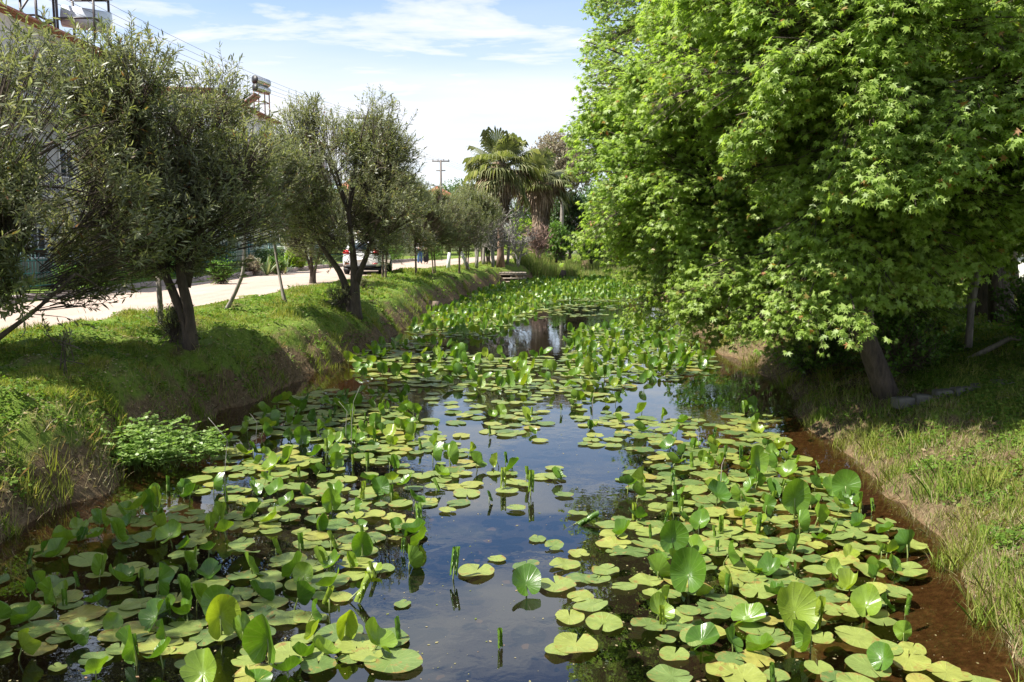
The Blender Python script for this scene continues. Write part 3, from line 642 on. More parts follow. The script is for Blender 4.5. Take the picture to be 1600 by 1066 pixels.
# leaf beds: outline (as seen in the photo, laid on the water), leaves per square metre, share of upright leaves, share of rolled ones, where
BEDS = [
 ([(0, 905), (60, 855), (170, 800), (300, 770), (470, 760), (640, 790), (668, 860), (600, 905), (480, 925), (545, 905), (500, 985), (640, 1000), (650, 1075), (-200, 1075), (-200, 960)], 9.5, 0.42, 0.10, 'the lower left bed'),
 ([(170, 800), (330, 745), (350, 690), (420, 640), (560, 625), (640, 640), (690, 690), (760, 715), (785, 760), (740, 790), (640, 795), (470, 765), (300, 775)], 7.2, 0.28, 0.14, 'the upper left bed'),
 ([(330, 690), (380, 652), (450, 625), (520, 608), (640, 620), (640, 650), (560, 650), (480, 680)], 5.0, 0.28, 0.08, 'the shaded left bed'),
 ([(540, 548), (640, 532), (770, 560), (930, 555), (945, 600), (860, 618), (760, 612), (620, 602), (556, 585)], 6.0, 0.34, 0.06, 'the middle bed'),
 ([(720, 645), (850, 640), (860, 665), (800, 692), (745, 672)], 7.0, 0.15, 0.05, 'the mid water patch'),
 ([(880, 560), (890, 520), (1000, 505), (1080, 530), (1115, 578), (1010, 602), (930, 615)], 8.5, 0.48, 0.03, 'the far right bed'),
 ([(890, 610), (960, 620), (960, 645), (1010, 650), (1100, 655), (1230, 690), (1230, 718), (1110, 722), (1000, 712), (915, 712), (905, 660)], 4.2, 0.18, 0.05, 'the reflection bed'),
 ([(985, 745), (1040, 712), (1120, 692), (1250, 715), (1335, 775), (1420, 835), (1440, 905), (1430, 960), (1000, 960), (985, 890), (945, 855), (950, 830), (1000, 800)], 11.5, 0.36, 0.08, 'the dense right bed'),
 ([(1000, 950), (1430, 950), (1490, 1030), (1500, 1075), (1120, 1075), (1080, 1010), (1010, 985)], 10.5, 0.34, 0.08, 'the lower right bed'),
 ([(760, 725), (880, 725), (885, 750), (830, 775), (770, 770)], 5.0, 0.1, 0.25, 'the pads in mid water'),
 ([(1130, 645), (1200, 645), (1230, 690), (1140, 690)], 7.0, 0.3, 0.0, 'the dark right water'),
 ([(630, 522), (680, 490), (760, 452), (820, 434), (1020, 438), (1040, 462), (960, 472), (880, 470), (845, 480), (795, 508), (765, 530), (700, 527)], 7.5, 0.62, 0.0, 'the far bed'),
 ([(780, 480), (960, 474), (960, 492), (830, 500)], 1.5, 0.03, 0.0, 'the far open water'),
 ([(560, 600), (900, 600), (900, 640), (700, 700), (620, 640)], 1.0, 0.08, 0.1, 'the pond middle'),
 ([(850, 405), (990, 405), (1000, 425), (850, 425)], 2.0, 0.2, 0.0, 'the water behind the reeds'),
]
# single leaves read off the photo: u, v, size
SINGLES = [(745, 893, .36), (822, 888, .27), (880, 886, .29), (905, 868, .22), (865, 857, .2), (840, 843, .2), (912, 905, .28), (868, 915, .36), (948, 893, .26), (935, 905, .24), (905, 935, .24), (925, 950, .3),
           (890, 965, .26), (943, 978, .32), (900, 1008, .36), (875, 1018, .22), (948, 822, .28), (775, 875, .17), (600, 1000, .37), (610, 1035, .42), (575, 1028, .24), (505, 912, .4), (560, 885, .34), (630, 945, .15),
           (700, 800, .2), (735, 760, .3), (868, 748, .3), (845, 690, .26), (880, 775, .22), (905, 805, .22), (805, 797, .22), (1012, 985, .3), (1050, 1060, .3), (1380, 980, .3), (1060, 985, .24), (960, 838, .3), (1010, 835, .3)]
pads = []      # x, y, size, kind, where
rr = np.random.default_rng(77)
cell = {}
def near_ok(x, y, s, kind):
    i, j = int(x // 0.5), int(y // 0.5)
    for a in (-1, 0, 1):
        for b in (-1, 0, 1):
            for (px, py, ps, pk) in cell.get((i + a, j + b), ()):
                d2 = (px - x) ** 2 + (py - y) ** 2
                lim = (0.285 if kind == pk == 'flat' else (0.12 if kind != pk else 0.4)) * (s + ps)
                if d2 < lim * lim: return False
    cell.setdefault((i, j), []).append((x, y, s, kind)); return True
for (u, v, s) in SINGLES:
    x, y = ground(u, v); near_ok(x, y, s, 'flat'); pads.append((x, y, s, 'flat', 'the foreground water'))
for bi, (poly, dens, fu, froll, where) in enumerate(BEDS):
    W_ = [ground(a, min(b, 1075)) for a, b in poly]
    x0, x1 = min(w[0] for w in W_), max(w[0] for w in W_); y0, y1 = min(w[1] for w in W_), max(w[1] for w in W_)
    nt_ = int(dens * (x1 - x0) * (y1 - y0) * 4.5)
    X_ = x0 + (x1 - x0) * rr.random(nt_); Y_ = y0 + (y1 - y0) * rr.random(nt_)
    U_, V_ = to_px(X_, Y_, 0.0)
    ok = in_poly(U_ + 14 * rr.standard_normal(nt_) * (10 / np.maximum(Y_, 6)), V_, poly) & (X_ > xl(Y_) + 0.12) & (X_ < xr(Y_) - 0.15)
    tr_ = 0; lim_ = dens
    gapn = fbm(X_ * 0.9, Y_ * 0.9, 120 + bi, 3)
    area = 0.0
    for i in np.nonzero(ok)[0]:
        if rr.random() > 0.62 + 1.6 * (gapn[i] - 0.35): continue
        k = rr.random(); fu_ = fu * ((0.8 if X_[i] < -0.3 else 0.6) if Y_[i] < 16 else 0.8); kind = 'roll' if k < froll * .6 else ('up' if k < froll * .6 + fu_ else 'flat')
        if Y_[i] > 16 and kind == 'roll': kind = 'flat'
        s = rr.uniform(0.19, 0.36) if kind == 'flat' else rr.uniform(0.16, 0.29)
        if kind == 'flat' and rr.random() < 0.12: s *= 0.65
        if near_ok(X_[i], Y_[i], s, kind): pads.append((X_[i], Y_[i], s, kind, where))
pads.sort(key=lambda p: p[1])
print('lily leaves', len(pads), {k: sum(p[3] == k for p in pads) for k in ('flat', 'up', 'roll')})

# prototypes
FLAT = [blade_grid(200 + k, cup=rr.uniform(-.01, .09), wav=rr.uniform(.01, .055), notch=rr.uniform(2, 11)) for k in range(12)]
for (V, F, U) in FLAT: V[:, 2] = np.maximum(V[:, 2], -0.015)
UP = []
for k in range(16):
    fold = [0.15, 0.95, 0.3, 1.15, 0.5, 0.8, 0.35, 0.12][k % 8]; cup = [0.25, 0.1, 0.35, 0.1, 0.12, 0.3, 0.2, 0.45][k % 8]
    V, F, U = blade_grid(300 + k, cup=cup, fold=fold, wav=0.11, bend=rr.uniform(-.5, 1.2))
    tilt = [60, 30, 80, 45, 20, 90, 35, 15, 50, 70, 25, 40, 95, 12, 50, 28][k]
    RM = rot3(math.radians(tilt), math.radians(rr.uniform(-18, 18)), 0)
    V = V @ RM.T
    hh = [0.30, 0.16, 0.46, 0.32, 0.12, 0.5, 0.25, 0.14, 0.40, 0.42, 0.18, 0.3, 0.5, 0.08, 0.25, 0.45][k]       # height of the petiole tip in leaf lengths
    off = np.array([rr.uniform(-.15, .15), rr.uniform(-.25, .1), hh])
    V = V + off
    st = MB(); st.tube([(0, 0, -0.5), (off[0] * .3, off[1] * .3, hh * 0.3), (off[0] * .8, off[1] * .8, hh * 0.75), tuple(off)], [0.028, 0.026, 0.022, 0.018], 6)
    UP.append((V, F, U, st))
ROLL = []
for k in range(5):
    V, F, U = blade_grid(400 + k, roll=1.0, wav=0)
    V = V * np.array([1.25, 0.92, 1.25])
    RM = rot3(math.radians([88, 70, 95, 60, 80][k]), 0, 0); V = V @ RM.T
    V[:, 2] += 0.42 + 0.04 * k
    st = MB(); st.tube([(0, 0, -0.5), (0, 0, 0), (0, 0, 0.42 + 0.04 * k)], [0.03, 0.028, 0.022], 6)
    ROLL.append((V, F, U, st))
def mk(V, F, U, name, material):
    me = mesh_np(name, V, [i for f in F for i in f], [len(f) for f in F], uv=U, smooth=True); me.materials.append(material); return me
flat_me = [mk(V, F, U, 'lily_pad', M['pad']) for V, F, U in FLAT]
up_me = [mk(V, F, U, 'blade', M['lily']) for V, F, U, s in UP]; roll_me = [mk(V, F, U, 'blade', M['lily']) for V, F, U, s in ROLL]
def st_me(s):
    V = np.concatenate(s.v); me = mesh_np('stem', V, [i for q in s.f for i in q], [len(q) for q in s.f], smooth=True); me.materials.append(M['stem']); return me
up_st = [st_me(u[3]) for u in UP]; roll_st = [st_me(u[3]) for u in ROLL]
PT = {}
for p_ in pads: PT.setdefault((int(p_[0] // .5), int(p_[1] // .5)), []).append(p_)
BBX = {}
for p_ in pads:
    b_ = BBX.setdefault(p_[4], [9e9, -9e9, 9e9, -9e9]); u__ = p_[0] / p_[1]
    b_[0] = min(b_[0], u__); b_[1] = max(b_[1], u__); b_[2] = min(b_[2], p_[1]); b_[3] = max(b_[3], p_[1])
def spot(x, y, where):
    b_ = BBX[where]; a = (x / y - b_[0]) / max(b_[1] - b_[0], 1e-6); d = (y - b_[2]) / max(b_[3] - b_[2], 1e-6)
    return ('near', 'mid', 'far')[min(2, int(d * 3))] + ' ' + ('left', 'centre', 'right')[min(2, int(a * 3))] + ' of ' + where
def beside(x, y, me_):
    best, bd = None, .34
    for a in (-1, 0, 1):
        for b in (-1, 0, 1):
            for q in PT.get((int(x // .5) + a, int(y // .5) + b), ()):
                d = math.hypot(q[0] - x, q[1] - y)
                if 1e-6 < d < bd: best, bd = q[3], d
    return {'flat': 'touching a pad', 'up': 'under a raised leaf' if me_ == 'flat' else 'by a raised leaf', 'roll': 'by a rolled leaf', None: 'standing clear'}[best].replace('standing clear', 'clear of others')
cnt = {'flat': 0, 'up': 0, 'roll': 0}; rest = {'flat': [], 'up': [], 'roll': []}
upword = ['tilted', 'held low', 'steep', 'folded', 'level', 'bent back', 'half raised', 'cupped']
flatword = ['round', 'broad', 'wavy', 'smooth']
for (x, y, s, kind, where) in pads:
    k = int(rr.integers(0, 1000)); rz = rr.random() * 2 * PI; z = 0.004 + 0.014 * rr.random()
    tx, ty = rr.normal(0, 0.022, 2) if rr.random() < .8 else rr.normal(0, 0.10, 2); z += abs(tx) * s * .4 + abs(ty) * s * .4
    u_, v_ = to_px(x, y, 0)
    seen = -30 < u_ < 1630 and v_ < 1090
    if kind == 'flat':
        if cnt['flat'] < 296 and seen:
            cnt['flat'] += 1
            o = new_obj('lily_pad', flat_me[k % 12]); o.location = (x, y, z); o.rotation_euler = (tx, ty, rz); o.scale = (s, s, s)
            size = 'large' if s > 0.34 else ('small' if s < 0.24 else 'middling')
            tag(o, f"{size} {flatword[k % 4]} pad {beside(x, y, 'flat')}, {spot(x, y, where)}", 'lily pad', 'lily pads floating flat, ' + where)
        else: rest['flat'].append((x, y, z, s, k, rz, tx, ty))
    elif kind == 'up':
        if cnt['up'] < 296 and seen:
            cnt['up'] += 1
            t = empty('upright_lily_leaf', (x, y, 0), rz); t.scale = (s, s, s)
            new_obj('blade', up_me[k % 16], t); new_obj('stem', up_st[k % 16], t)
            size = 'large' if s > 0.31 else ('small' if s < 0.255 else 'middling')
            tag(t, f"{size} leaf {upword[k % 8]} {beside(x, y, 'up')}, {spot(x, y, where)}", 'lily leaf', 'raised glossy lily leaves, ' + where)
        else: rest['up'].append((x, y, 0, s, k, rz, 0, 0))
    else:
        cnt['roll'] += 1
        t = empty('rolled_lily_leaf', (x, y, 0), rz); t.scale = (s * 0.8,) * 3
        new_obj('blade', roll_me[k % 5], t); new_obj('stem', roll_st[k % 5], t)
        tag(t, f"{'long' if s > .28 else 'short'} rolled leaf {beside(x, y, 'roll')}, {spot(x, y, where)}", 'rolled leaf', 'young rolled lily leaves, ' + where)
def merged(items, protos, name, material, stems=False):
    byk = {}
    for it in items: byk.setdefault(it[4] % len(protos), []).append(it)
    Vs, Ls, Ss, Us, n0 = [], [], [], [], 0
    for k, its in byk.items():
        if stems: V = np.concatenate(protos[k][3].v); F = protos[k][3].f; U = np.zeros((len(V), 2))
        else: V, F, U = protos[k][:3]
        A = np.array([i[:4] + i[5:6] for i in its]); c, s_ = np.cos(A[:, 4]), np.sin(A[:, 4]); z0 = 0 * c
        X = np.stack([c, s_, z0], -1); Y = np.stack([-s_, c, z0], -1); Z = np.tile([0., 0, 1], (len(c), 1))
        v, l, sz, uv = scatter(V, F, A[:, :3], X, Y, Z, A[:, 3], U)
        Vs.append(v); Ls.append(l + n0); Ss.append(sz); Us.append(uv); n0 += len(v)
    me = mesh_np(name, np.concatenate(Vs), np.concatenate(Ls), np.concatenate(Ss), uv=np.concatenate(Us), smooth=True); me.materials.append(material); return me
LOWF = [blade_grid(500 + k, cup=rr.uniform(0, .05), wav=.02, seg=18, rings=1) for k in range(5)]
if rest['flat']:
    o = new_obj('distant_lily_pads', merged(rest['flat'], LOWF, 'distant_lily_pads', M['pad'])); tag(o, 'far carpet of small flat lily pads on the pond', 'lily pads', kind='stuff')
LOWU = []
for k in range(8):
    V, F, U = blade_grid(520 + k, cup=.25, fold=.4, wav=.04, seg=12, rings=2)
    RM = rot3(math.radians(20 + 10 * k), 0.2, 0); V = V @ RM.T; V[:, 2] += 0.3 + 0.08 * k
    st = MB(); st.tube([(0, 0, -0.4), (0, 0, 0.3 + .08 * k)], 0.025, 3, cap=False); LOWU.append((V, F, U, st))
if rest['up']:
    o = new_obj('distant_lily_leaves', merged(rest['up'], LOWU, 'distant_lily_leaves', M['lily'])); tag(o, 'far mass of raised glossy lily leaves on the pond', 'lily leaves', kind='stuff')
    new_obj('stem', merged(rest['up'], LOWU, 'stem', M['stem'], True), o)
# three leaves one can pick out in the photo
def special(u, v, s, tilt, rz, up_h, label, k, fold=0.3, cup=0.3):
    s = s * 0.86
    x, y = ground(u, v); V, F, U = blade_grid(700 + k, cup=cup, fold=fold, wav=0.05)
    V = V @ rot3(math.radians(tilt), 0, 0).T + np.array([0, 0, up_h])
    t = empty('upright_lily_leaf', (x, y, 0), rz); t.scale = (s, s, s)
    new_obj('blade', mk(V, F, U, 'blade', M['lily']), t)
    st = MB(); st.tube([(0, 0, -0.6), (0.02, 0, up_h * .5), (0, 0, up_h)], [.03, .026, .02], 6); new_obj('stem', st_me(st), t)
    tag(t, label, 'lily leaf')
special(822, 925, .34, 38, 0.3, .22, 'single glossy lily leaf raised over its own dark reflection in the open water', 1, .2, .25)
special(640, 890, .30, 75, 2.6, .28, 'bright green lily leaf folded upright at the edge of the open water', 2, .7)
special(566, 870, .30, 95, 0.2, .5, 'pale folded lily leaf standing on a round floating pad beside the open water', 3, .5)
special(1050, 868, .36, 78, 0.1, .55, 'big round lily leaf turned towards the bridge with a dark dimple', 4, .05, .3)
special(1075, 930, .42, 62, -.3, .5, 'big shiny cupped lily leaf at the left edge of the right bed', 5, .35, .4)
special(1240, 812, .44, 84, 0.2, .62, 'tall broad lily leaf standing upright in the dense right bed', 6, .12, .2)
special(1320, 785, .40, 78, -.3, .55, 'round lily leaf standing upright at the outer edge of the right bed', 7, .08, .15)
special(1180, 745, .40, 70, .4, .55, 'tall lily leaf standing at the top of the right bed', 8, .3, .3)
special(345, 995, .38, 80, .5, .5, 'curled lily leaf with a pale underside in the lower left bed', 9, .55, .5)
special(420, 1040, .42, 95, -.2, .55, 'dark folded lily leaf standing at the bottom edge of the photo', 10, .7, .2)
special(1240, 985, .44, 55, .2, .4, 'broad lily leaf with a white glare in the lower right bed', 11, .15, .35)
for (u, v, rz, tilt, lab) in [(543, 940, .9, 55, 'lone rolled lily leaf leaning over open water at the left'), (829, 775, 0, 4, 'lone rolled lily leaf standing straight between two pads in mid water'),
                        (786, 765, 0, 2, 'pale rolled lily leaf at the right end of the left bed'), (653, 830, 0.3, 5, 'rolled lily leaf with a torn foot at the edge of the left bed'), (1272, 985, .2, 6, 'tall tightly rolled lily leaf in the lower right bed'),
                        (780, 1012, .5, 0, 'tiny rolled lily leaf tip alone in open water'), (708, 905, 0, 10, 'small rolled lily leaf below the round pad'), (900, 818, 1.2, 80, 'rolled lily leaf lying on the open water')]:
    x, y = ground(u, v); t = empty('rolled_lily_leaf', (x, y, 0), rz); s = .16 if 'tiny' in lab else .28; t.scale = (s,) * 3; t.rotation_euler = (math.radians(tilt) * .6, math.radians(tilt) * .6, rz)
    new_obj('blade', roll_me[int(u) % 5], t); new_obj('stem', roll_st[int(u) % 5], t); tag(t, lab, 'rolled leaf')
# a white and yellow bud or two, thin dry stalks in the water
STK = ['tallest dry stalk in the left bed', 'shorter dry stalk beside the tallest one', 'dry stalk near the shaded bank corner', 'short dry stalk in the right bed', 'shortest dry stalk in the pond middle', 'thin stalk in the shaded left bed', 'small stalk at the top of the right bed']
for (u, v, h) in [(549, 700, .9), (540, 690, .6), (352, 790, 1.0), (1125, 760, .35), (925, 640, .25), (400, 700, .5), (1090, 700, .3)]:
    x, y = ground(u, v); m_ = MB(); m_.tube([(0, 0, -.3), (0.01, 0, h * .4), (0.05 * h, .01, h * .75), (0.16 * h * (1 if u % 2 else -1), .03, h)], [.005, .0045, .003, .002], 5)
    o = m_.build('dry_stalk', M['grey_twig']); o.location = (x, y, 0)
    tag(o, STK.pop(0), 'stalk', 'thin dry stalks in the pond')
# sunken leaves and stems under the clear water
n = 90; x = -3 + 5.9 * R.random(n); y = 4.8 + 7 * R.random(n); az = R.random(n) * 6.28
X, Y, Z = frames(np.stack([np.cos(az), np.sin(az), 0 * az], -1), np.stack([.3 * R.standard_normal(n), .3 * R.standard_normal(n), np.ones(n)], -1))
v1 = scatter([(0, -.5, 0), (.35, -.1, .1), (.3, .3, 0), (0, .5, 0), (-.3, .3, .1), (-.35, -.1, 0)], [(0, 1, 2, 3, 4, 5)], np.stack([x, y, hgt(x, y) + .04 + .1 * R.random(n)], -1), X, Y, Z, .05 + .12 * R.random(n))
o = new_obj('sunken_leaves', mesh_np('sunken_leaves', *v1[:3]), None, M['underwater']); tag(o, 'brown rotting leaves lying under the clear shallow water', 'sunken leaves', kind='stuff')
# floating specks of duckweed and debris between the pads
n = 5200; src = [p for p in pads if p[1] < 16]; idx = rr.integers(0, len(src), n)
x = np.array([src[i][0] for i in idx]) + .28 * rr.standard_normal(n); y = np.array([src[i][1] for i in idx]) + .28 * rr.standard_normal(n)
x[:1600] = -3.5 + 7 * rr.random(1600); y[:1600] = 4.8 + 14 * rr.random(1600) ** 1.3; kp = (x > xl(y) + .05) & (x < xr(y) - .05); x, y = x[kp], y[kp]; n = len(x)
az = rr.random(n) * 6.28; X, Y, Z = frames(np.stack([np.cos(az), np.sin(az), 0 * az], -1), np.tile([0., 0, 1], (n, 1)))
v1 = scatter([(0, -.5, 0), (.3, 0, 0), (0, .5, 0), (-.3, 0, 0)], [(0, 1, 2, 3)], np.stack([x, y, 0 * x + .003], -1), X, Y, Z, .008 + .03 * rr.random(n) ** 3)
o = new_obj('floating_debris', mesh_np('floating_debris', *v1[:3]), None, M['dry_grass']); tag(o, 'specks of leaf debris floating between the lily pads', 'floating debris', kind='stuff')

# several leaves that read alike are told apart by how near they lie
same = {}
for o in COL.objects:
    if o.parent is None and o.get('label') and 'lily' in o.name: same.setdefault(o['label'], []).append(o)
ORD = ['nearest', 'second nearest', 'third nearest', 'fourth nearest', 'fifth nearest', 'sixth nearest', 'seventh nearest', 'eighth nearest', 'ninth nearest']
for lb, os_ in same.items():
    if 1 < len(os_) <= 9:
        os_.sort(key=lambda o: o.location.y)
        for k, o in enumerate(os_): o['label'] = (ORD[k] + ' ' + lb) if len(os_) > 2 else (('nearer ', 'farther ')[k] + lb)

# ------------------------------------------------------------------ trees
def sticks(P0, P1, r0, r1):
    """thin three-sided twigs from P0 to P1"""
    n = len(P0); d = nrm(P1 - P0); ref = np.tile([0.3, 0.2, 0.93], (n, 1)); x = nrm(np.cross(d, ref)); y = np.cross(d, x)
    r0 = np.broadcast_to(r0, (n,)); r1 = np.broadcast_to(r1, (n,)); V = []
    for P, r in ((P0, r0), (P1, r1)):
        for a in (0, 2.0944, 4.18879): V.append(P + (x * math.cos(a) + y * math.sin(a)) * r[:, None])
    V = np.stack(V, 1).reshape(-1, 3)
    f = np.array([0, 1, 4, 3, 1, 2, 5, 4, 2, 0, 3, 5])
    return V, (np.arange(n)[:, None] * 6 + f[None]).ravel(), np.full(n * 3, 4)
def bez(a, b, c, n):
    t = np.linspace(0, 1, n)[:, None]; a, b, c = map(lambda p: np.asarray(p, float), (a, b, c))
    return a * (1 - t) ** 2 + b * 2 * t * (1 - t) + c * t * t
def arr(mb):
    V = np.concatenate(mb.v); return V, np.array([i for q in mb.f for i in q]), np.array([len(q) for q in mb.f])

# star shaped leaf of a sweet gum
STAR = []
for k, (a, r) in enumerate([(-150, .13), (-104, .42), (-76, .20), (-52, .52), (-26, .23), (0, .60), (26, .23), (52, .52), (76, .20), (104, .42), (150, .13)]):
    a = math.radians(a); STAR.append((math.sin(a) * r, math.cos(a) * r + .12, -0.35 * r * r))
LANCE = [(0, 0, 0), (0.10, .35, .03), (0.085, .68, .0), (0, 1, -.08), (-0.085, .68, .0), (-0.10, .35, .03)]
OVAL = [(0, 0, 0), (0.26, .3, .04), (0.24, .65, .02), (0, 1, -.08), (-0.24, .65, .02), (-0.26, .3, .04)]

def gum_crown(ells, nb, per, seed, base_fn, leaf=0.125, extra=(), cull=None):
    """boughs whose tips lie near the skin of the ellipsoids; every bough carries whorls of star leaves.
    returns leaf arrays and the list of boughs (inner point, tip)"""
    r = np.random.default_rng(seed); tips = []; sizes = []
    vol = np.array([e[3] * e[4] + e[3] * e[5] + e[4] * e[5] for e in ells]); vol = vol / vol.sum()
    tries = 0
    while len(tips) < nb and tries < nb * 40:
        tries += 1
        e = ells[r.choice(len(ells), p=vol)]
        d = nrm(r.standard_normal(3)); q = (r.uniform(0.80, 1.03) if r.random() < .75 else r.uniform(.45, .8))
        p = np.array(e[:3]) + d * np.array(e[3:6]) * q
        inside = any(sum(((p[i] - f[i]) / f[3 + i]) ** 2 for i in range(3)) < 0.60 for f in ells if f is not e)
        if inside and r.random() < 0.85: continue
        if cull is not None and not cull(p, r): continue
        if any(np.sum((p - t) ** 2) < 0.42 for t in tips[-60:]): continue
        tips.append(p); sizes.append(r.uniform(.75, 1.25))
    for t, s in extra: tips.append(np.array(t, float)); sizes.append(s)
    centers = []; base = []; TW0, TW1 = [], []
    P, Dr, Nn = [], [], []
    for p, s in zip(tips, sizes):
        b = base_fn(p); out = nrm(p - b); L = np.clip(np.linalg.norm(p - b) * 0.9, .85, 1.45) * s
        hz = nrm(np.array([out[0], out[1], 0.0]) + 1e-6)
        side = np.array([-hz[1], hz[0], 0])
        start = p - out * L - np.array([0, 0, -0.12 * L]); base.append((b, start, p))
        m = int(per * s / 6)
        t = r.beta(1.6, 1.0, m); lat = r.normal(0, 0.30, m) * np.sin(np.clip(t, .15, 1) * 2.4 + .3) * L * 0.75
        vert = r.normal(0, 0.12, m) * L - 0.35 * np.abs(lat) ** 1.3 * 0.6
        sag = -0.28 * L * t * t
        c = start + (p - start) * (t * 1.1)[:, None] + side * lat[:, None] + np.array([0, 0, 1.0]) * (vert + sag)[:, None]
        ax = start + (p - start) * np.clip(t - .28, 0, 1)[:, None] + np.array([0, 0, 1.0]) * (-0.28 * L * np.clip(t - .28, 0, 1) ** 2)[:, None]
        TW0.append(ax); TW1.append(c)
        cc = np.repeat(c, 6, 0); n = len(cc)
        az = r.random(n) * 2 * PI; tw = nrm(np.repeat(nrm(c - ax), 6, 0))
        rad = np.stack([np.cos(az), np.sin(az), -0.25 + .35 * r.standard_normal(n)], -1) + tw * 0.5
        rad = nrm(rad); P.append(cc + rad * leaf * r.uniform(.2, .75, n)[:, None]); Dr.append(rad + np.array([0, 0, -0.35]))
        Nn.append(np.array([0, 0, 1.0]) + 0.45 * r.standard_normal((n, 3)) + rad * 0.35 + tw * 0.45)
    P = np.concatenate(P); Dr = np.concatenate(Dr); Nn = np.concatenate(Nn)
    X, Y, Z = frames(Dr, Nn)
    lv = scatter(STAR, [tuple(range(11))], P, X, Y, Z, leaf * r.uniform(.7, 1.25, len(P)))
    tw = sticks(np.concatenate(TW0)[::2], np.concatenate(TW1)[::2], .006, .003)
    return lv[:3], base, tw
def gum_tree(name, x, y, z0, path, rad, ells, nb, per, seed, label, bark_m, extra=(), cull=None, leaf=.108, group=None):
    t = empty(name, (x, y, z0)); T = MB(); path = [np.array(p, float) for p in path]
    T.tube(path, rad, 12, rough=0.16, seed=seed)
    # root flare
    top = path[-1]; pts = np.array(path)
    r0 = np.random.default_rng(seed + 3); prim = []
    for e in ells:
        for k in range(9):
            d = nrm(r0.standard_normal(3) * [1, 1, .8]); tgt = np.array(e[:3]) + d * np.array(e[3:6]) * r0.uniform(.45, .68)
            zt = np.clip(tgt[2] - 0.45 * np.linalg.norm(tgt[:2] - pts[-1][:2]) - .3, pts[len(pts) // 3][2], top[2] * .9)
            b = np.array([np.interp(zt, pts[:, 2], pts[:, 0]), np.interp(zt, pts[:, 2], pts[:, 1]), zt]); L = np.linalg.norm(tgt - b)
            Q = bez(b, (b + tgt) / 2 + [r0.normal(0, .12 * L), r0.normal(0, .12 * L), .10 * L], tgt, 9)
            T.tube(Q, np.linspace(.022 + .010 * L, .018, 9), 6, cap=False, rough=.12, seed=k); prim.append(Q[2:])
    prim = np.concatenate(prim)
    def base_fn(p):
        d = np.linalg.norm(prim - p, axis=1) + 1.2 * np.maximum(0, prim[:, 2] - p[2]); return prim[np.argmin(np.abs(d - 1.2) + .0 * d)]
    lv, base, tw = gum_crown(ells, nb, per, seed, base_fn, leaf, extra, cull)
    r = np.random.default_rng(seed + 9)
    for (b, st, p) in base:
        L = np.linalg.norm(p - b); mid = (b + st) / 2 + np.array([r.normal(0, .05 * L), r.normal(0, .05 * L), 0.10 * L])
        P1 = bez(b, mid, st, 5); P2 = bez(st, (st + p) / 2 + [0, 0, .06 * L], p, 4)[1:]
        rr0 = 0.008 + 0.005 * L
        T.tube(np.concatenate([P1, P2]), np.linspace(rr0 * 1.3, 0.008, 8), 5, cap=False, rough=.08, seed=int(L * 100))
    off = np.array([x, y, z0])
    V, l, s = arr(T); me = mesh_np('trunk', V - off, l, s, smooth=True); me.materials.append(bark_m); new_obj('trunk', me, t)
    me = mesh_np('twigs', tw[0] - off, *tw[1:]); me.materials.append(bark_m); new_obj('twigs', me, t)
    me = mesh_np('crown', lv[0] - off, *lv[1:]); me.materials.append(M['gum_leaf']); new_obj('crown', me, t)
    tag(t, label, 'tree', group); return t

def facing(p, r):
    """the far side of a crown, which nothing in view shows, is left thinner"""
    return True
lowb = []
for (u, v, d, s) in [(1335, 505, 8.7, .8), (1265, 480, 9.3, .9), (1205, 500, 10.0, .8), (1150, 505, 11.2, .8), (1385, 455, 8.9, .8), (1470, 455, 9.0, .5), (1100, 440, 12.0, .9), (1060, 470, 13.5, .9),
                     (985, 500, 16.5, .8), (1020, 460, 16.5, .9), (960, 395, 16.8, .9), (905, 380, 17.2, .9), (1180, 420, 10.6, 1.), (1290, 400, 9.0, 1.), (1250, 330, 9.2, 1.), (1130, 350, 11.5, 1.), (1010, 330, 14, 1.),
                     (1120, 530, 14.5, .7), (1160, 455, 11.5, .9), (1080, 390, 13.0, 1.), (1000, 400, 15.6, 1.), (1230, 440, 9.8, .9), (1340, 450, 9.2, .9), (935, 340, 16.6, 1.), (1090, 500, 14.2, .8), (1310, 440, 9.5, .9),
                     (1030, 505, 15.5, .6), (1200, 380, 10.4, 1.), (1400, 400, 9.5, .8), (1560, 395, 9.5, .7), (1540, 330, 10, .8), (1480, 360, 9.6, .8)]:
    d = d + (2.4 if d < 12 else 1.0); x, z = lvl(u, v - 22, d); lowb.append(((x, d, z), s))
gx_, gy_ = 6.0, 13.4
g0 = float(hgt(gx_, gy_))
gum_tree('sweet_gum_tree', gx_, gy_, g0 - .1,
         [(6.0, 13.4, g0 - .25), (5.75, 13.35, g0 + .35), (5.45, 13.3, g0 + 1.0), (5.45, 13.6, 2.7), (5.8, 14.4, 4.4), (6.1, 15.0, 6.6), (6.4, 15.4, 9.5), (6.5, 15.5, 12.2)],
         [.21, .17, .15, .145, .14, .12, .08, .03],
         [(6.2, 15.5, 5.4, 5.1, 4.8, 3.4), (6.6, 15.8, 9.3, 4.6, 5.0, 4.6), (9.2, 13.8, 6.8, 4.2, 3.4, 3.9), (5.6, 11.5, 5.9, 3.4, 2.5, 3.0), (7.6, 12.0, 5.6, 3.0, 2.6, 2.6), (5.35, 16.2, 4.3, 4.0, 3.6, 2.7)], 860, 680, 101,
         'leaning bright green star-leaved tree spreading low over the water from the right bank', M['bark_dark'], extra=lowb,
         cull=lambda p, r: p[2] > 1.5 and not (p[2] < 3.2 and p[0] > 6.2 and p[1] < 14.5) and (to_px(p[0], p[1], p[2])[1] > -260) and p[1] > (8.9 if p[2] > 3.2 else 10.2) and (p[1] < 16.5 or r.random() < .3))
g0 = float(hgt(8.0, 23.5))
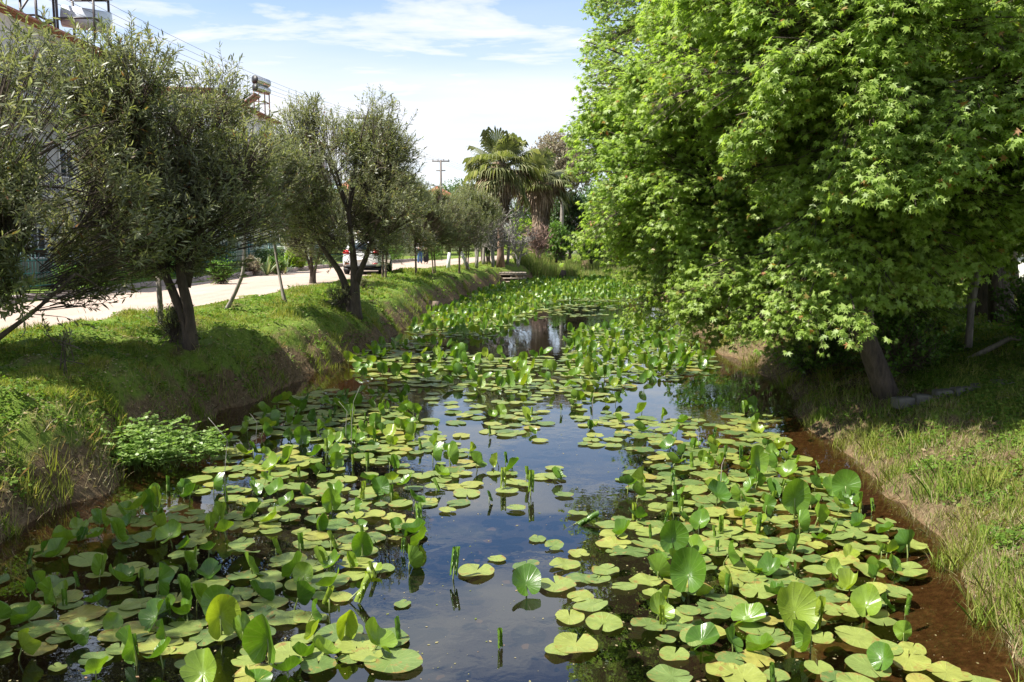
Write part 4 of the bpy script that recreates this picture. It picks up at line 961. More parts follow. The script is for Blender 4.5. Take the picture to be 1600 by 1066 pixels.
gum_tree('sweet_gum_tree', 8.0, 23.5, g0 - .1,
         [(8.0, 23.5, g0 - .3), (7.95, 23.5, g0 + .5), (7.8, 23.4, 3.5), (7.6, 23.5, 6.5), (7.5, 23.6, 10), (7.5, 23.6, 14.5)], [.34, .25, .22, .19, .14, .04],
         [(6.7, 23.6, 8.6, 5.2, 5.0, 4.0), (6.9, 24, 12.5, 4.8, 4.4, 4.0), (7.2, 23.5, 5.2, 4.3, 4.2, 2.6)], 200, 620, 131,
         'tall star-leaved tree behind the leaning one with its crown against the sky', M['bark_dark'],
         cull=lambda p, r: p[2] > 2.2 and (to_px(p[0], p[1], p[2])[1] > -220) and (p[1] < 24.5 or r.random() < .3))
g0 = float(hgt(11.2, 20.3))
gum_tree('sweet_gum_tree', 11.2, 20.3, g0 - .1,
         [(11.3, 20.3, g0 - .3), (11.25, 20.3, g0 + .25), (11.2, 20.3, g0 + 1.0), (11.2, 20.3, 4.5), (11.1, 20.2, 8), (11, 20.2, 13)], [.66, .50, .44, .40, .30, .08],
         [(11.2, 18.6, 7.4, 5.0, 4.6, 4.4), (11.5, 19.5, 11.5, 4.6, 4.6, 4.0)], 190, 620, 151,
         'thickest trunk on the right, very dark, with red leaves low on its bark side', M['bark_dark'],
         cull=lambda p, r: p[2] > 3.2 and (to_px(p[0], p[1], p[2])[1] > -220) and (p[1] < 19.5 or r.random() < .3))
# second thin stem beside the thick trunk, forked stems at the edge of the photo, saplings in the shade
def bare_stem(name, pts, rad, label, m, group=None, forks=()):
    x, y = pts[0][0], pts[0][1]; z = float(hgt(x, y)); P = [(pts[0][0], pts[0][1], z - .1)] + list(pts[1:])
    T = MB(); T.tube(np.array([bez(P[i], ((np.array(P[i]) + P[i + 1]) / 2), P[i + 1], 3)[j] for i in range(len(P) - 1) for j in ((0, 1) if i < len(P) - 2 else (0, 1, 2))]),
                  np.linspace(rad, rad * .45, 2 * (len(P) - 1) + 1), 8, rough=.12, seed=int(x * 10))
    for f in forks: T.tube(np.array(f), np.linspace(rad * .6, rad * .2, len(f)), 6, rough=.1)
    V, l, s = arr(T); me = mesh_np(name, V - [x, y, z], l, s, smooth=True); me.materials.append(m)
    o = new_obj(name, me); o.location = (x, y, z); tag(o, label, 'tree', group); return o
bare_stem('slim_tree', [(10.6, 18.8, 0), (10.4, 18.8, 2.6), (10.55, 18.9, 5), (10.9, 19, 8)], .17, 'slim dark trunk standing just left of the thickest trunk', M['bark_dark'])
bare_stem('sapling_trunk', [(8.2, 15.4, 0), (8.15, 15.3, 1.7), (8.3, 15.3, 3.0), (8.1, 15.2, 5.4)], .075, 'thin pale sapling stem in front of the thickest trunk', M['bark_grey'])
bare_stem('slim_tree', [(14.6, 25, 0), (14.4, 25, 2.5), (14.2, 25.2, 5), (14.4, 25, 8)], .16, 'forked trunk at the right edge beside the white wall', M['bark_brown'], forks=[[(14.6, 25, 1.2), (15.1, 24.9, 2.2), (15.7, 24.8, 3.4), (16.0, 24.8, 6)]])
bare_stem('slim_tree', [(8.9, 19.5, 0), (8.6, 19.4, 2.5), (8.3, 19.5, 6)], .12, 'slim dark trunk in the shade left of the lit lawn', M['bark_dark'])
bare_stem('fallen_branch', [(7.6, 14.6, 0), (8.2, 14.1, 1.35), (8.9, 13.6, 1.3), (9.9, 13.2, 1.15)], .05, 'bare fallen branch lying on the shaded bank', M['bark_grey'])
bare_stem('dead_branch', [(6.6, 21.5, 0), (5.7, 20.9, 1.4), (5.0, 20.2, 2.0), (4.6, 20.0, 2.3)], .06, 'dead grey branch poking out below the leaves over the water', M['bark_grey'])

# shoots with narrow leaves: oleanders and other shrubs
def shoot_crown(ells, ns, seed, leaf, tmpl, up=0.5, perr=15, length=0.34, drop=.25, minz=None, skin=(.35, 1.07), thr=.50, wid=None):
    r = np.random.default_rng(seed); n = int(ns * 2.2)
    vol = np.array([e[3] * e[4] + e[3] * e[5] + e[4] * e[5] for e in ells]); vol = vol / vol.sum()
    pick = r.choice(len(ells), n, p=vol); E = np.array([e[:6] for e in ells])[pick]
    d = nrm(r.standard_normal((n, 3))); q = skin[0] + (skin[1] - skin[0]) * r.random(n) ** 0.6
    P = E[:, :3] + d * E[:, 3:6] * q[:, None]
    g = fbm(P[:, 0] * 1.1 + P[:, 2] * .7 + seed, P[:, 1] * 1.1 - P[:, 2] * 0.9, seed, 3)
    ok = g > thr
    if minz is not None: ok &= P[:, 2] > minz + .25 * r.standard_normal(n)
    P, d, E = P[ok][:ns], d[ok][:ns], E[ok][:ns]; n = len(P)
    out = nrm(P - (E[:, :3] - np.array([0, 0, 1.0]) * E[:, 5:6] * 0.7))
    ax = nrm(out * 0.8 + np.array([0, 0, up]) + 0.5 * r.standard_normal((n, 3)))
    L = length * r.uniform(.6, 1.4, n)
    k = perr; t = np.tile(np.linspace(0.1, 1.0, k)[None], (n, 1)) + .05 * r.standard_normal((n, k))
    base = P[:, None] + ax[:, None] * (t * L[:, None])[..., None]
    ref = np.tile([0.21, 0.1, 0.97], (n, 1)); sx = nrm(np.cross(ax, ref)); sy = np.cross(ax, sx)
    az = np.arange(k)[None] * 2.22 + r.random((n, 1)) * 6.28
    sp = r.uniform(.75, 1.25, (n, k)) * np.interp(t, [0, 1], [1.3, .55])
    rd = sx[:, None] * np.cos(az)[..., None] + sy[:, None] * np.sin(az)[..., None]
    Dv = rd * sp[..., None] + ax[:, None] * 0.9 + np.array([0, 0, -drop])
    Nv = ax[:, None] - rd * 0.6 + .25 * r.standard_normal((n, k, 3))
    X, Y, Z = frames(Dv.reshape(-1, 3), Nv.reshape(-1, 3)); m = n * k
    s = leaf * r.uniform(.65, 1.2, m); S3 = np.stack([s * (wid or 1), s, s], -1)
    lv = scatter(tmpl, [(0, 1, 2, 3, 4, 5)], base.reshape(-1, 3), X, Y, Z, S3)
    inner = P - out * (0.25 + .35 * r.random(n))[:, None] * 1.2
    tw = joinv([sticks(P, P + ax * L[:, None], .005, .002), sticks(inner, P, .009, .005)])
    return lv[:3], tw, P
def shrub_tree(name, x, y, stems, ells, ns, seed, label, cat='tree', leafm='oleander_leaf', barkm='bark_dark', leaf=.115, tmpl=LANCE, limbs=26, group=None, z0=None, **kw):
    z0 = float(hgt(x, y)) if z0 is None else z0
    t = empty(name, (x, y, z0)); T = MB(); r = np.random.default_rng(seed)
    tops = []
    for st in stems:
        P = np.array(st[0], float); P[:, 2] += z0; P[:, 0] += x; P[:, 1] += y
        n = len(P); tt = np.linspace(0, n - 1, 3 * n); Q = np.stack([np.interp(tt, range(n), P[:, i]) for i in range(3)], -1)
        Q[1:-1] = (Q[:-2] + Q[1:-1] * 2 + Q[2:]) / 4
        T.tube(Q, np.linspace(st[1], st[2], len(Q)) * np.interp(np.arange(len(Q)), [0, 2, 3], [1.5, 1.08, 1.0]), 10, rough=.22, seed=seed); tops.append((Q[-1], st[2])); tops.append((Q[int(len(Q) * .7)], st[2]))
    ells = list(ells) + [(e[0] + r.uniform(-.75, .75) * e[3], e[1] + r.uniform(-.6, .6) * e[4], e[2] + r.uniform(.1, .8) * e[5], e[3] * .42, e[4] * .42, e[5] * .5) for e in ells for _ in range(3)] if leafm == 'oleander_leaf' else ells
    ell = [(e[0] + x, e[1] + y, e[2] + z0, e[3], e[4], e[5]) for e in ells]
    kw.setdefault('minz', None)
    if kw['minz'] is not None: kw['minz'] += z0
    lv, tw, P = shoot_crown(ell, ns, seed, leaf, tmpl, **kw)
    for q in P[r.choice(len(P), min(limbs, len(P)), replace=False)]:
        b, rb = min(tops, key=lambda s: np.linalg.norm(s[0] - q) + r.uniform(0, .5)); L = np.linalg.norm(q - b)
        T.tube(bez(b, (b + q) / 2 + [r.normal(0, .08 * L), r.normal(0, .08 * L), .12 * L], q, 6), np.linspace(min(rb, .012 + .012 * L), .006, 6), 5, cap=False, rough=.1)
    off = np.array([x, y, z0])
    V, l, s = arr(T); me = mesh_np('trunk', V - off, l, s, smooth=True); me.materials.append(M[barkm]); new_obj('trunk', me, t)
    me = mesh_np('twigs', tw[0] - off, *tw[1:]); me.materials.append(M[barkm]); new_obj('twigs', me, t)
    me = mesh_np('crown', lv[0] - off, *lv[1:]); me.materials.append(M[leafm]); new_obj('crown', me, t)
    tag(t, label, cat, group); return t
def copy_tree(o, loc, rz=0.0, s=1.0, label=None, parent=None):
    c = o.copy(); COL.objects.link(c)
    if parent is not None: c.parent = parent
    else:
        c.location = loc; c.rotation_euler = (0, 0, rz); c.scale = (s, s, s) if np.ndim(s) == 0 else s
        if label: c['label'] = label
    for ch in [k for k in D.objects if k.parent == o]: copy_tree(ch, None, parent=c)
    return c
OG = 'oleander trees on the verge beside the road'
# T0: many stemmed oleander at the left edge
shrub_tree('oleander_tree', -8.1, 12.5, [([(0, 0, -.1), (.15, 0, .5), (.5, .1, 1.4), (.7, 0, 2.6)], .07, .035), ([(.05, 0, -.1), (-.3, .1, .8), (-.6, 0, 2.4)], .06, .03), ([(0, .1, -.1), (.5, 0, .35), (1.1, .1, .8), (1.7, .2, 1.35)], .05, .02),
            ([(0, 0, -.1), (.1, .3, 1.0), (0, .5, 2.8)], .06, .03), ([(0, 0, -.1), (.35, -.3, .6), (.8, -.7, 1.6)], .05, .02)],
           [(.1, 0.2, 3.1, 2.2, 1.9, 1.8), (.6, .3, 1.9, 2.2, 1.6, 1.2), (.9, .1, 1.35, 1.7, 1.2, .8), (-.9, .3, 3.7, 1.5, 1.5, 1.4)], 5200, 11,
           'many-stemmed narrow-leaved oleander at the left edge with low branches spreading over the path', group=OG, limbs=70, minz=.5, leaf=.135)
# out of the frame on the left, its shade and branches reach in
shrub_tree('oleander_tree', -7.2, 6.4, [([(0, 0, -.1), (.1, 0, 1.0), (.2, .1, 2.4)], .08, .04), ([(0, 0, -.1), (-.3, .2, 1.0), (-.5, 0, 2.6)], .07, .03)],
           [(.1, 0, 3.6, 2.0, 1.8, 2.0)], 1900, 12, 'oleander just outside the left edge, its shade falling on the lily bed', group=OG, limbs=30, minz=1.0, leaf=.13)
# T1
shrub_tree('oleander_tree', -5.85, 15.25, [([(0.1, 0, -.25), (.05, 0, .35), (-.25, .05, 1.15), (-.75, .05, 2.0), (-1.0, .1, 3.0)], .085, .04), ([(.12, .03, -.25), (.14, 0, .5), (-.02, 0, 1.3), (.05, .1, 2.3), (.2, .1, 3.4)], .10, .04),
            ([(.0, .1, 1.0), (.25, .3, 1.9), (.8, .2, 2.9)], .09, .03)],
           [(-.5, 0.1, 3.2, 1.6, 1.8, 1.45), (.15, .2, 2.5, 1.4, 1.6, 1.1), (-1.2, .2, 2.7, 1.5, 1.6, 1.25), (-.2, 0, 2.0, 1.8, 1.6, .9)], 4100, 13,
           'full oleander with a thick dark double trunk leaning apart on the sunlit verge', group=OG, limbs=60, minz=1.15, leaf=.12)
# T2
T2 = shrub_tree('oleander_tree', -4.5, 24.2, [([(0, 0, -.2), (-.1, 0, .6), (-.3, 0, 1.2), (-.9, .1, 2.0), (-1.2, .1, 2.9)], .12, .04), ([(.08, 0, -.2), (.1, 0, .9), (.05, .1, 1.7), (-.05, .1, 2.8)], .15, .05), ([(.1, .05, .9), (.45, .1, 1.7), (.8, .1, 2.8)], .09, .03)],
           [(-.3, 0, 3.7, 2.3, 2.2, 1.9), (-.9, .1, 4.4, 1.2, 1.3, 1.3), (.6, .1, 4.2, 1.1, 1.2, 1.25), (0, 0, 2.5, 2.1, 1.8, 1.1)], 4300, 14,
           'round-headed oleander with three dark stems in front of the parked white car', group=OG, limbs=60, minz=1.1, leaf=.115)
# thin saplings
shrub_tree('oleander_tree', -7.1, 21.3, [([(0, 0, -.1), (.25, 0, .35), (.5, 0, .9), (.55, 0, 1.7), (.7, 0, 2.6)], .05, .03)], [(.9, .1, 2.9, 1.3, 1.2, 1.1)], 1100, 15,
           'slender oleander with one pale curved stem right of the double trunk', group=OG, limbs=18, barkm='bark_grey', thr=.45)
shrub_tree('oleander_tree', -6.2, 23.6, [([(0, 0, -.1), (-.12, 0, .6), (-.25, 0, 1.5), (-.3, 0, 2.5)], .045, .03)], [(-.2, .1, 3.0, 1.5, 1.3, 1.2)], 1200, 16,
           'slender oleander with one straight leaning stem before the kerb', group=OG, limbs=18, barkm='bark_grey', thr=.45)
TT = shrub_tree('oleander_tree', -5.6, 37.5, [([(0, 0, -.1), (0, 0, .8), (.1, 0, 2)], .05, .03), ([(.12, 0, -.1), (.15, 0, .8), (.3, 0, 2)], .05, .03)], [(0, 0, 3.0, 2.0, 2.0, 1.6), (.6, 0, 3.5, 1.2, 1.2, 1.2)], 2000, 17,
           'small oleander on two limewashed stems beside the back of the white car', group=OG, limbs=24, barkm='bark_brown', minz=1.1, leaf=.13)
copy_tree(TT, (-4.7, 42.5, 1.05), 1.9, .86, 'small oleander in front of the two people on the road')
copy_tree(TT, (-3.95, 44.5, 1.0), 3.6, .88, 'small oleander leaning to the right past the two people')
copy_tree(TT, (-2.9, 47.5, 1.0), 5.0, .86, 'oleander left of the whitewashed leaning trunk')
copy_tree(TT, (-2.7, 51.0, 1.05), .6, .95, 'furthest oleander of the row before the grey bare tree')
copy_tree(T2, (-7.7, 33.5, 1.2), 2.5, .62, 'low oleander at the near corner of the white car')
# ground suckers round the trunks
for (x, y, s, lab) in [(-6.05, 15.35, .5, 'leafy suckers at the foot of the double trunk'), (-4.8, 24.2, .6, 'dark leafy suckers at the foot of the three-stemmed oleander'), (-5.3, 30.2, .35, 'small dark seedling on the verge beside the car')]:
    shrub_tree('sucker_shrub', x, y, [([(0, 0, -.05), (0, 0, .3)], .015, .008)], [(0, 0, s * .6, s * .55, s * .5, s * .6)], 110, int(x * -30), lab, 'shrub', limbs=6, leaf=.08, thr=.2, length=.15, perr=10, skin=(.1, 1))
shrub_tree('oleander_seedling', -6.3, 11.9, [([(0, 0, -.05), (.05, 0, .3), (.1, 0, .5)], .01, .005)], [(.08, 0, .35, .22, .2, .3)], 12, 31, 'small oleander seedling on the shaded grass at the left', 'shrub', limbs=5, leaf=.11, thr=.1, length=.12, perr=8, skin=(.1, 1))

# shrubs and trees far off, each a thing
def bush(name, x, y, z, rx, rz_, n, seed, label, leafm, leaf=.10, stem=True, cat='bush', tmpl=OVAL, barkm='bark_brown', up=.6, thr=.36, ry=None, group=None, limbs=14, cz=None, length=.25, perr=9, th=None, skin=(.4, 1.04)):
    ry = ry or rx; cz = cz if cz is not None else rz_ * .95
    return shrub_tree(name, x, y, [([(0, 0, -.2), (.05, 0, cz * .5), (0, .05, cz)], th or .05 * rx + .03, .03)], [(0, 0, cz, rx, ry, rz_), (rx * .35, 0, cz * .9, rx * .7, ry * .7, rz_ * .75), (-rx * .35, ry * .2, cz * 1.05, rx * .65, ry * .65, rz_ * .7)],
                      n, seed, label, cat, leafm, barkm, leaf, tmpl, limbs, group, z, up=up, thr=thr, length=length, perr=perr, skin=skin)
FB = bush('broadleaf_tree', -6.5, 118, 1.2, 5.0, 3.6, 1500, 40, 'soft green tree behind the far roofs, right of the second pole', 'far_leaf', .35, cz=5.2, length=.8, cat='tree')
for (x, y, s, lab) in [(-18, 125, 1.1, 'green tree far behind the house with the pink gable'), (4, 120, .9, 'green tree far behind the two palms'), (13, 112, 1.0, 'green tree far behind the reeds'), (24, 105, 1.2, 'green tree far behind the hanging leaves'),
                       (36, 90, 1.2, 'green tree beyond the lawn on the right'), (46, 78, 1.25, 'green tree at the far right beyond the lawn'), (-30, 120, 1.3, 'green tree far behind the left houses')]:
    copy_tree(FB, (x, y, 1.2), x, s, lab)
DK = bush('dark_tree', 5.2, 78, 1.2, 1.5, 2.6, 1500, 42, 'dark evergreen right of the skirted palm', 'dark_leaf', .2, cz=3.0, cat='tree')
bush('brown_tree', 4.2, 74, 1.2, 2.5, 2.2, 1500, 43, 'tall tree with hazy brown foliage rising behind the right palm', 'brown_leaf', .20, cz=8.0, cat='tree', thr=.46, th=.25, limbs=40, length=.5, barkm='bark_grey', up=.1)
for i, (x, y, rx, rz_, m, lab) in enumerate([(.9, 72, 1.5, 1.7, 'yellow_bush_leaf', 'yellow-green bush between the two palm trunks'), (3.6, 70.5, 1.0, 1.5, 'bush_leaf', 'green bush right of the skirted palm trunk'), (-1.2, 84, 2.4, 2.0, 'bush_leaf', 'mid green bush behind the bare grey tree'),
                                         (8.6, 70, 1.8, 1.4, 'bush_leaf', 'green bush behind the reeds on the right'), (6.3, 69.0, 1.1, 1.0, 'far_leaf', 'grey-green bush above the reeds')]):
    bush('bush', x, y, 1.1, rx, rz_, 900, 50 + i, lab, m, .13)
# bare grey tree and grey brush
def twiggy(name, x, y, z, h, w, n, seed, label, m, lean=0.0, cat='tree', ntr=2):
    r = np.random.default_rng(seed); t = empty(name, (x, y, z)); T = MB(); segs0, segs1 = [], []
    tops = []
    for k in range(ntr):
        a = r.uniform(-1, 1); P = bez((0, 0, -.1), (lean * .4 + a * .15, .05, h * .3), (lean + a * w * .35, r.uniform(-.3, .3), h * .62), 7); T.tube(P, np.linspace(.05 + .012 * h, .02, 7), 7, rough=.1); tops += list(P[2:])
    cur = [(p, nrm(np.array([r.normal(0, 1.), r.normal(0, 1.), .8]))) for p in tops for _ in range(4)]
    for lev, (L, cnt) in enumerate([(h * .20, 3), (h * .13, 3), (h * .09, 3)]):
        nxt = []
        for p, d in cur:
            q = p + d * L * r.uniform(.6, 1.2); segs0.append(p); segs1.append(q)
            for _ in range(cnt): nxt.append((p + (q - p) * r.uniform(.4, 1), nrm(d + r.normal(0, .55, 3) * [1, 1, .7] + [0, 0, .1])))
        cur = nxt
        if len(cur) > n: cur = [cur[i] for i in r.choice(len(cur), n, replace=False)]
    S0, S1 = np.array(segs0), np.array(segs1)
    V, l, s = arr(T); me = mesh_np('trunk', V, l, s, smooth=True); me.materials.append(m); new_obj('trunk', me, t)
    me = mesh_np('twigs', *sticks(S0, S1, .020, .012)); me.materials.append(m); new_obj('twigs', me, t)
    tag(t, label, cat); return t
twiggy('bare_tree', -2.2, 54, 1.15, 5.0, 3.0, 4200, 61, 'leafless tree with a pale trunk and a haze of grey twigs', M['grey_twig'])
twiggy('bare_tree', -.3, 60, 1.2, 5.0, 3.0, 3600, 62, 'leafless grey tree in front of the left palm', M['grey_twig'])
twiggy('bare_tree', -1.2, 54.6, 1.2, 4.6, 2.2, 2600, 63, 'greyish bare tree standing before the clean part of the palm trunk', M['grey_twig'])
twiggy('bare_shrub', .4, 55.5, 1.2, 2.6, 1.6, 900, 64, 'small bare shrub beside the left palm trunk', M['grey_twig'], cat='shrub')
twiggy('bare_shrub', 1.9, 62.5, 1.2, 3.0, 2.0, 700, 65, 'brown bare brush at the foot of the skirted palm', plain('brown_twig', (.30, .20, .16), .9), cat='shrub', ntr=5)
bush('olive_tree', -1.9, 58, 1.2, 1.6, 1.5, 900, 66, 'grey-leaved tree behind the bare twigs', 'oleander_leaf', .12, cz=4.0, cat='tree', barkm='bark_grey')
# leaning trunk, limewashed at its foot, and one more
for (x, y, top, lab) in [(-2.65, 52.5, (-.45, 0), 'limewashed trunk leaning left at the end of the oleander row'), (-3.7, 50, (.1, 0), 'upright limewashed trunk among the oleanders')]:
    t = empty('limewashed_tree', (x, y, 1.1)); a = MB(); a.tube([(0, 0, -.1), (top[0] * .5, 0, .5), (top[0], 0, 1.0)], [.11, .10, .09], 9, rough=.08); a.build('limewash_band', M['limewash'], t, smooth=True)
    a = MB(); a.tube([(top[0], 0, .99), (top[0] * 1.1, 0, 1.8), (top[0] * .8, .1, 3.0)], [.088, .075, .04], 9, rough=.08); a.build('trunk', M['bark_dark'], t, smooth=True); tag(t, lab, 'tree')
# small dark grove under the palm: dark trunks with a dense dark crown
bush('dark_tree', -1.6, 59.4, 1.2, 1.1, .9, 1100, 67, 'dark leafy shrub tree on several trunks left of the palm trunk', 'dark_leaf', .13, cz=1.7, cat='tree')
for i, dx_ in enumerate((-2.0, -1.65, -1.2)):
    bare_stem('slim_tree', [(dx_ - .1, 59.2, 0), (dx_ - .05, 59.2, 1.4), (dx_ - .1, 59.3, 2.4)], .10, ['leftmost', 'middle', 'rightmost'][i] + ' of the three dark trunks left of the palm trunk', M['bark_dark'])
# right background
for i, (x, y, rx, rz_, m, lab, n) in enumerate([(17.5, 34, 1.3, 1.3, 'rusty_leaf', 'reddish brown bush on the lit lawn behind the trunks', 1500), (20, 50, 4.5, 4.2, 'dark_leaf', 'dark green tree closing the lawn behind the reddish bush', 2400),
                                         (29, 47, 4.5, 4.0, 'dark_leaf', 'dark green tree behind the white wall', 2400), (12.5, 48, 3.5, 3.4, 'bush_leaf', 'green tree behind the middle of the hanging boughs', 1800), (15.5, 40, 1.4, 1.5, 'bush_leaf', 'green bush left of the reddish bush', 1100),
                                         (9.8, 42, 1.6, 1.5, 'bush_leaf', 'green bush on the far right bank above the water', 1100), (8.6, 33, 1.0, .9, 'bush_leaf', 'low green bush on the right bank under the boughs', 700)]):
    bush('bush' if rz_ < 2 else 'broadleaf_tree', x, y, 1.2, rx, rz_, n, 80 + i, lab, m, .09 if rz_ < 2 else .22, cat='bush' if rz_ < 2 else 'tree', cz=None if rz_ < 2 else rz_ * 1.15)

for i, (x, y, rx, rz_) in enumerate([(6.6, 14.6, .7, .5), (7.6, 16.6, .9, .6), (6.9, 18.8, .8, .6), (6.6, 22.0, .9, .7), (8.6, 13.2, .6, .4), (9.6, 15.5, .8, .5), (5.9, 16.6, .5, .4)]):
    bush('undergrowth_bush', x, y, float(hgt(x, y)), rx, rz_, 420, 140 + i, ['dark low bush right of the leaning trunk', 'shaded bush under the middle of the big crown', 'shaded bush farther along the right bank', 'dark bush where the boughs touch the bank',
         'small leafy bush by the stone edging', 'leafy bush below the thickest trunk', 'low bush at the water edge behind the leaning trunk', 'nearest low weedy bush on the right water edge', 'weedy bush between the two others on the right water edge', 'weedy bush at the foot of the leaning trunk by the water'][i], 'bush_leaf', .07, thr=.3, cat='bush')
# fan palms
def palm(x, y, z, h, crown, skirt, tr, seed, label, lean=0.0):
    r = np.random.default_rng(seed); t = empty('fan_palm', (x, y, z))
    T = MB(); P = np.array([(lean * (k / 8) ** 2, 0, -.2 + (h + .2) * k / 8) for k in range(9)]); T.tube(P, np.interp(np.arange(9), [0, 1, 8], [tr * 1.35, tr, tr * .85]), 14, rough=.22, seed=seed)
    T.build('trunk', M['palm_bark'], t, smooth=True)
    top = P[-1]
    def fans(n, el0, el1, L0, L1, mname, part, droop):
        Vs, Ls, Ss, n0 = [], [], [], 0; st = MB()
        for i in range(n):
            az = r.random() * 6.283; el = math.radians(r.uniform(el0, el1)); L = r.uniform(L0, L1)
            d = np.array([math.cos(az) * math.cos(el), math.sin(az) * math.cos(el), math.sin(el)]); side = np.array([-math.sin(az), math.cos(az), 0]); up = np.cross(d, side) * -1; up = np.cross(side, d) * -1
            if up[2] < 0: up = -up
            b = top + np.array([0, 0, r.uniform(-.35, .1)]); pet = b + d * L * .5 - np.array([0, 0, droop * .12 * L])
            st.beam(b, pet, .05, .03)
            ns = 26
            for j in range(ns):
                a = math.radians(-112 + 224 * j / (ns - 1)); sd = nrm(d * math.cos(a) + side * math.sin(a)); ll = L * .62 * (0.75 + .25 * math.cos(a)) * r.uniform(.85, 1.1)
                w = ll * .04; cr_ = nrm(np.cross(sd, up)); m1 = pet + sd * ll * .55 + up * .03; m2 = pet + sd * ll * .82 - np.array([0, 0, droop * .10 * ll]); tip = pet + sd * ll * .95 - np.array([0, 0, droop * .40 * ll])
                Vs += [pet, m1 - cr_ * w, m2 - cr_ * w * .5, tip, m2 + cr_ * w * .5, m1 + cr_ * w]; Ls += [n0, n0 + 1, n0 + 2, n0 + 3, n0 + 4, n0 + 5]; Ss.append(6); n0 += 6
        me = mesh_np(part, np.array(Vs), Ls, Ss); me.materials.append(M[mname]); o = new_obj(part, me, t); st.build('petioles', M[mname], o)
    fans(34, -5, 85, 1.9 * crown, 2.5 * crown, 'palm_frond', 'fronds', .9)
    fans(20, -45, 10, 1.8 * crown, 2.3 * crown, 'palm_frond', 'hanging_fronds', 1.3)
    fans(30, -80, -5, 1.4 * crown, 2.0 * crown, 'palm_dry', 'dry_fronds', 1.2)
    # skirt of dead leaves
    n = int(2600 * skirt / 2.5); zz = h - skirt * r.random(n) ** .8; a = r.random(n) * 6.283; rad = tr + (.08 + .34 * np.clip((zz - (h - skirt)) / skirt, 0, 1)) * r.uniform(.6, 1.1, n)
    Pp = np.stack([rad * np.cos(a) + np.interp(zz, P[:, 2], P[:, 0]), rad * np.sin(a), zz], -1); dd = np.stack([.12 * np.cos(a) + .1 * r.standard_normal(n), .12 * np.sin(a) + .1 * r.standard_normal(n), -np.ones(n)], -1)
    X, Y, Z = frames(dd, np.stack([np.cos(a), np.sin(a), 0 * a + .1], -1)); L = r.uniform(.35, .8, n)
    v = scatter([(-.5, 0, 0), (.5, 0, 0), (.3, 1, .05), (-.2, .95, 0)], [(0, 1, 2, 3)], Pp, X, Y, Z, np.stack([L * .12, L, L], -1))
    me = mesh_np('dead_leaf_skirt', *v[:3]); me.materials.append(M['palm_dry']); new_obj('dead_leaf_skirt', me, t)
    tag(t, label, 'palm'); return t
palm(-.75, 57, 1.2, 6.6, 1.12, 3.3, .24, 70, 'taller fan palm with the wider green crown, left of the pair')
palm(2.15, 66, 1.2, 6.3, 1.12, 4.4, .30, 71, 'fan palm with a long brown skirt of dead leaves, right of the pair')

# ------------------------------------------------------------------ houses and what stands on them
def window(parent, face, a0, a1, z0, z1, plane):
    f = MB(); w = .07; d0, d1 = plane, plane + (.06 if face in ('x', 'x+') else -.06)
    def bx(m, p0, p1, q0, q1, e0, e1):
        if face == 'x': m.box(min(e0, e1), max(e0, e1), p0, p1, q0, q1)
        else: m.box(p0, p1, min(e0, e1), max(e0, e1), q0, q1)
    bx(f, a0, a1, z0, z0 + w, d0, d1); bx(f, a0, a1, z1 - w, z1, d0, d1); bx(f, a0, a0 + w, z0 + w, z1 - w, d0, d1); bx(f, a1 - w, a1, z0 + w, z1 - w, d0, d1); bx(f, (a0 + a1) / 2 - .03, (a0 + a1) / 2 + .03, z0 + w, z1 - w, d0, d1)
    o = f.build('window', M['white_wall'], parent)
    g = MB(); e = plane + (.015 if face == 'x' else -.015); bx(g, a0 + w, a1 - w, z0 + w, z1 - w, plane + (.004 if face == 'x' else -.004), e); g.build('pane', M['glass'], o)
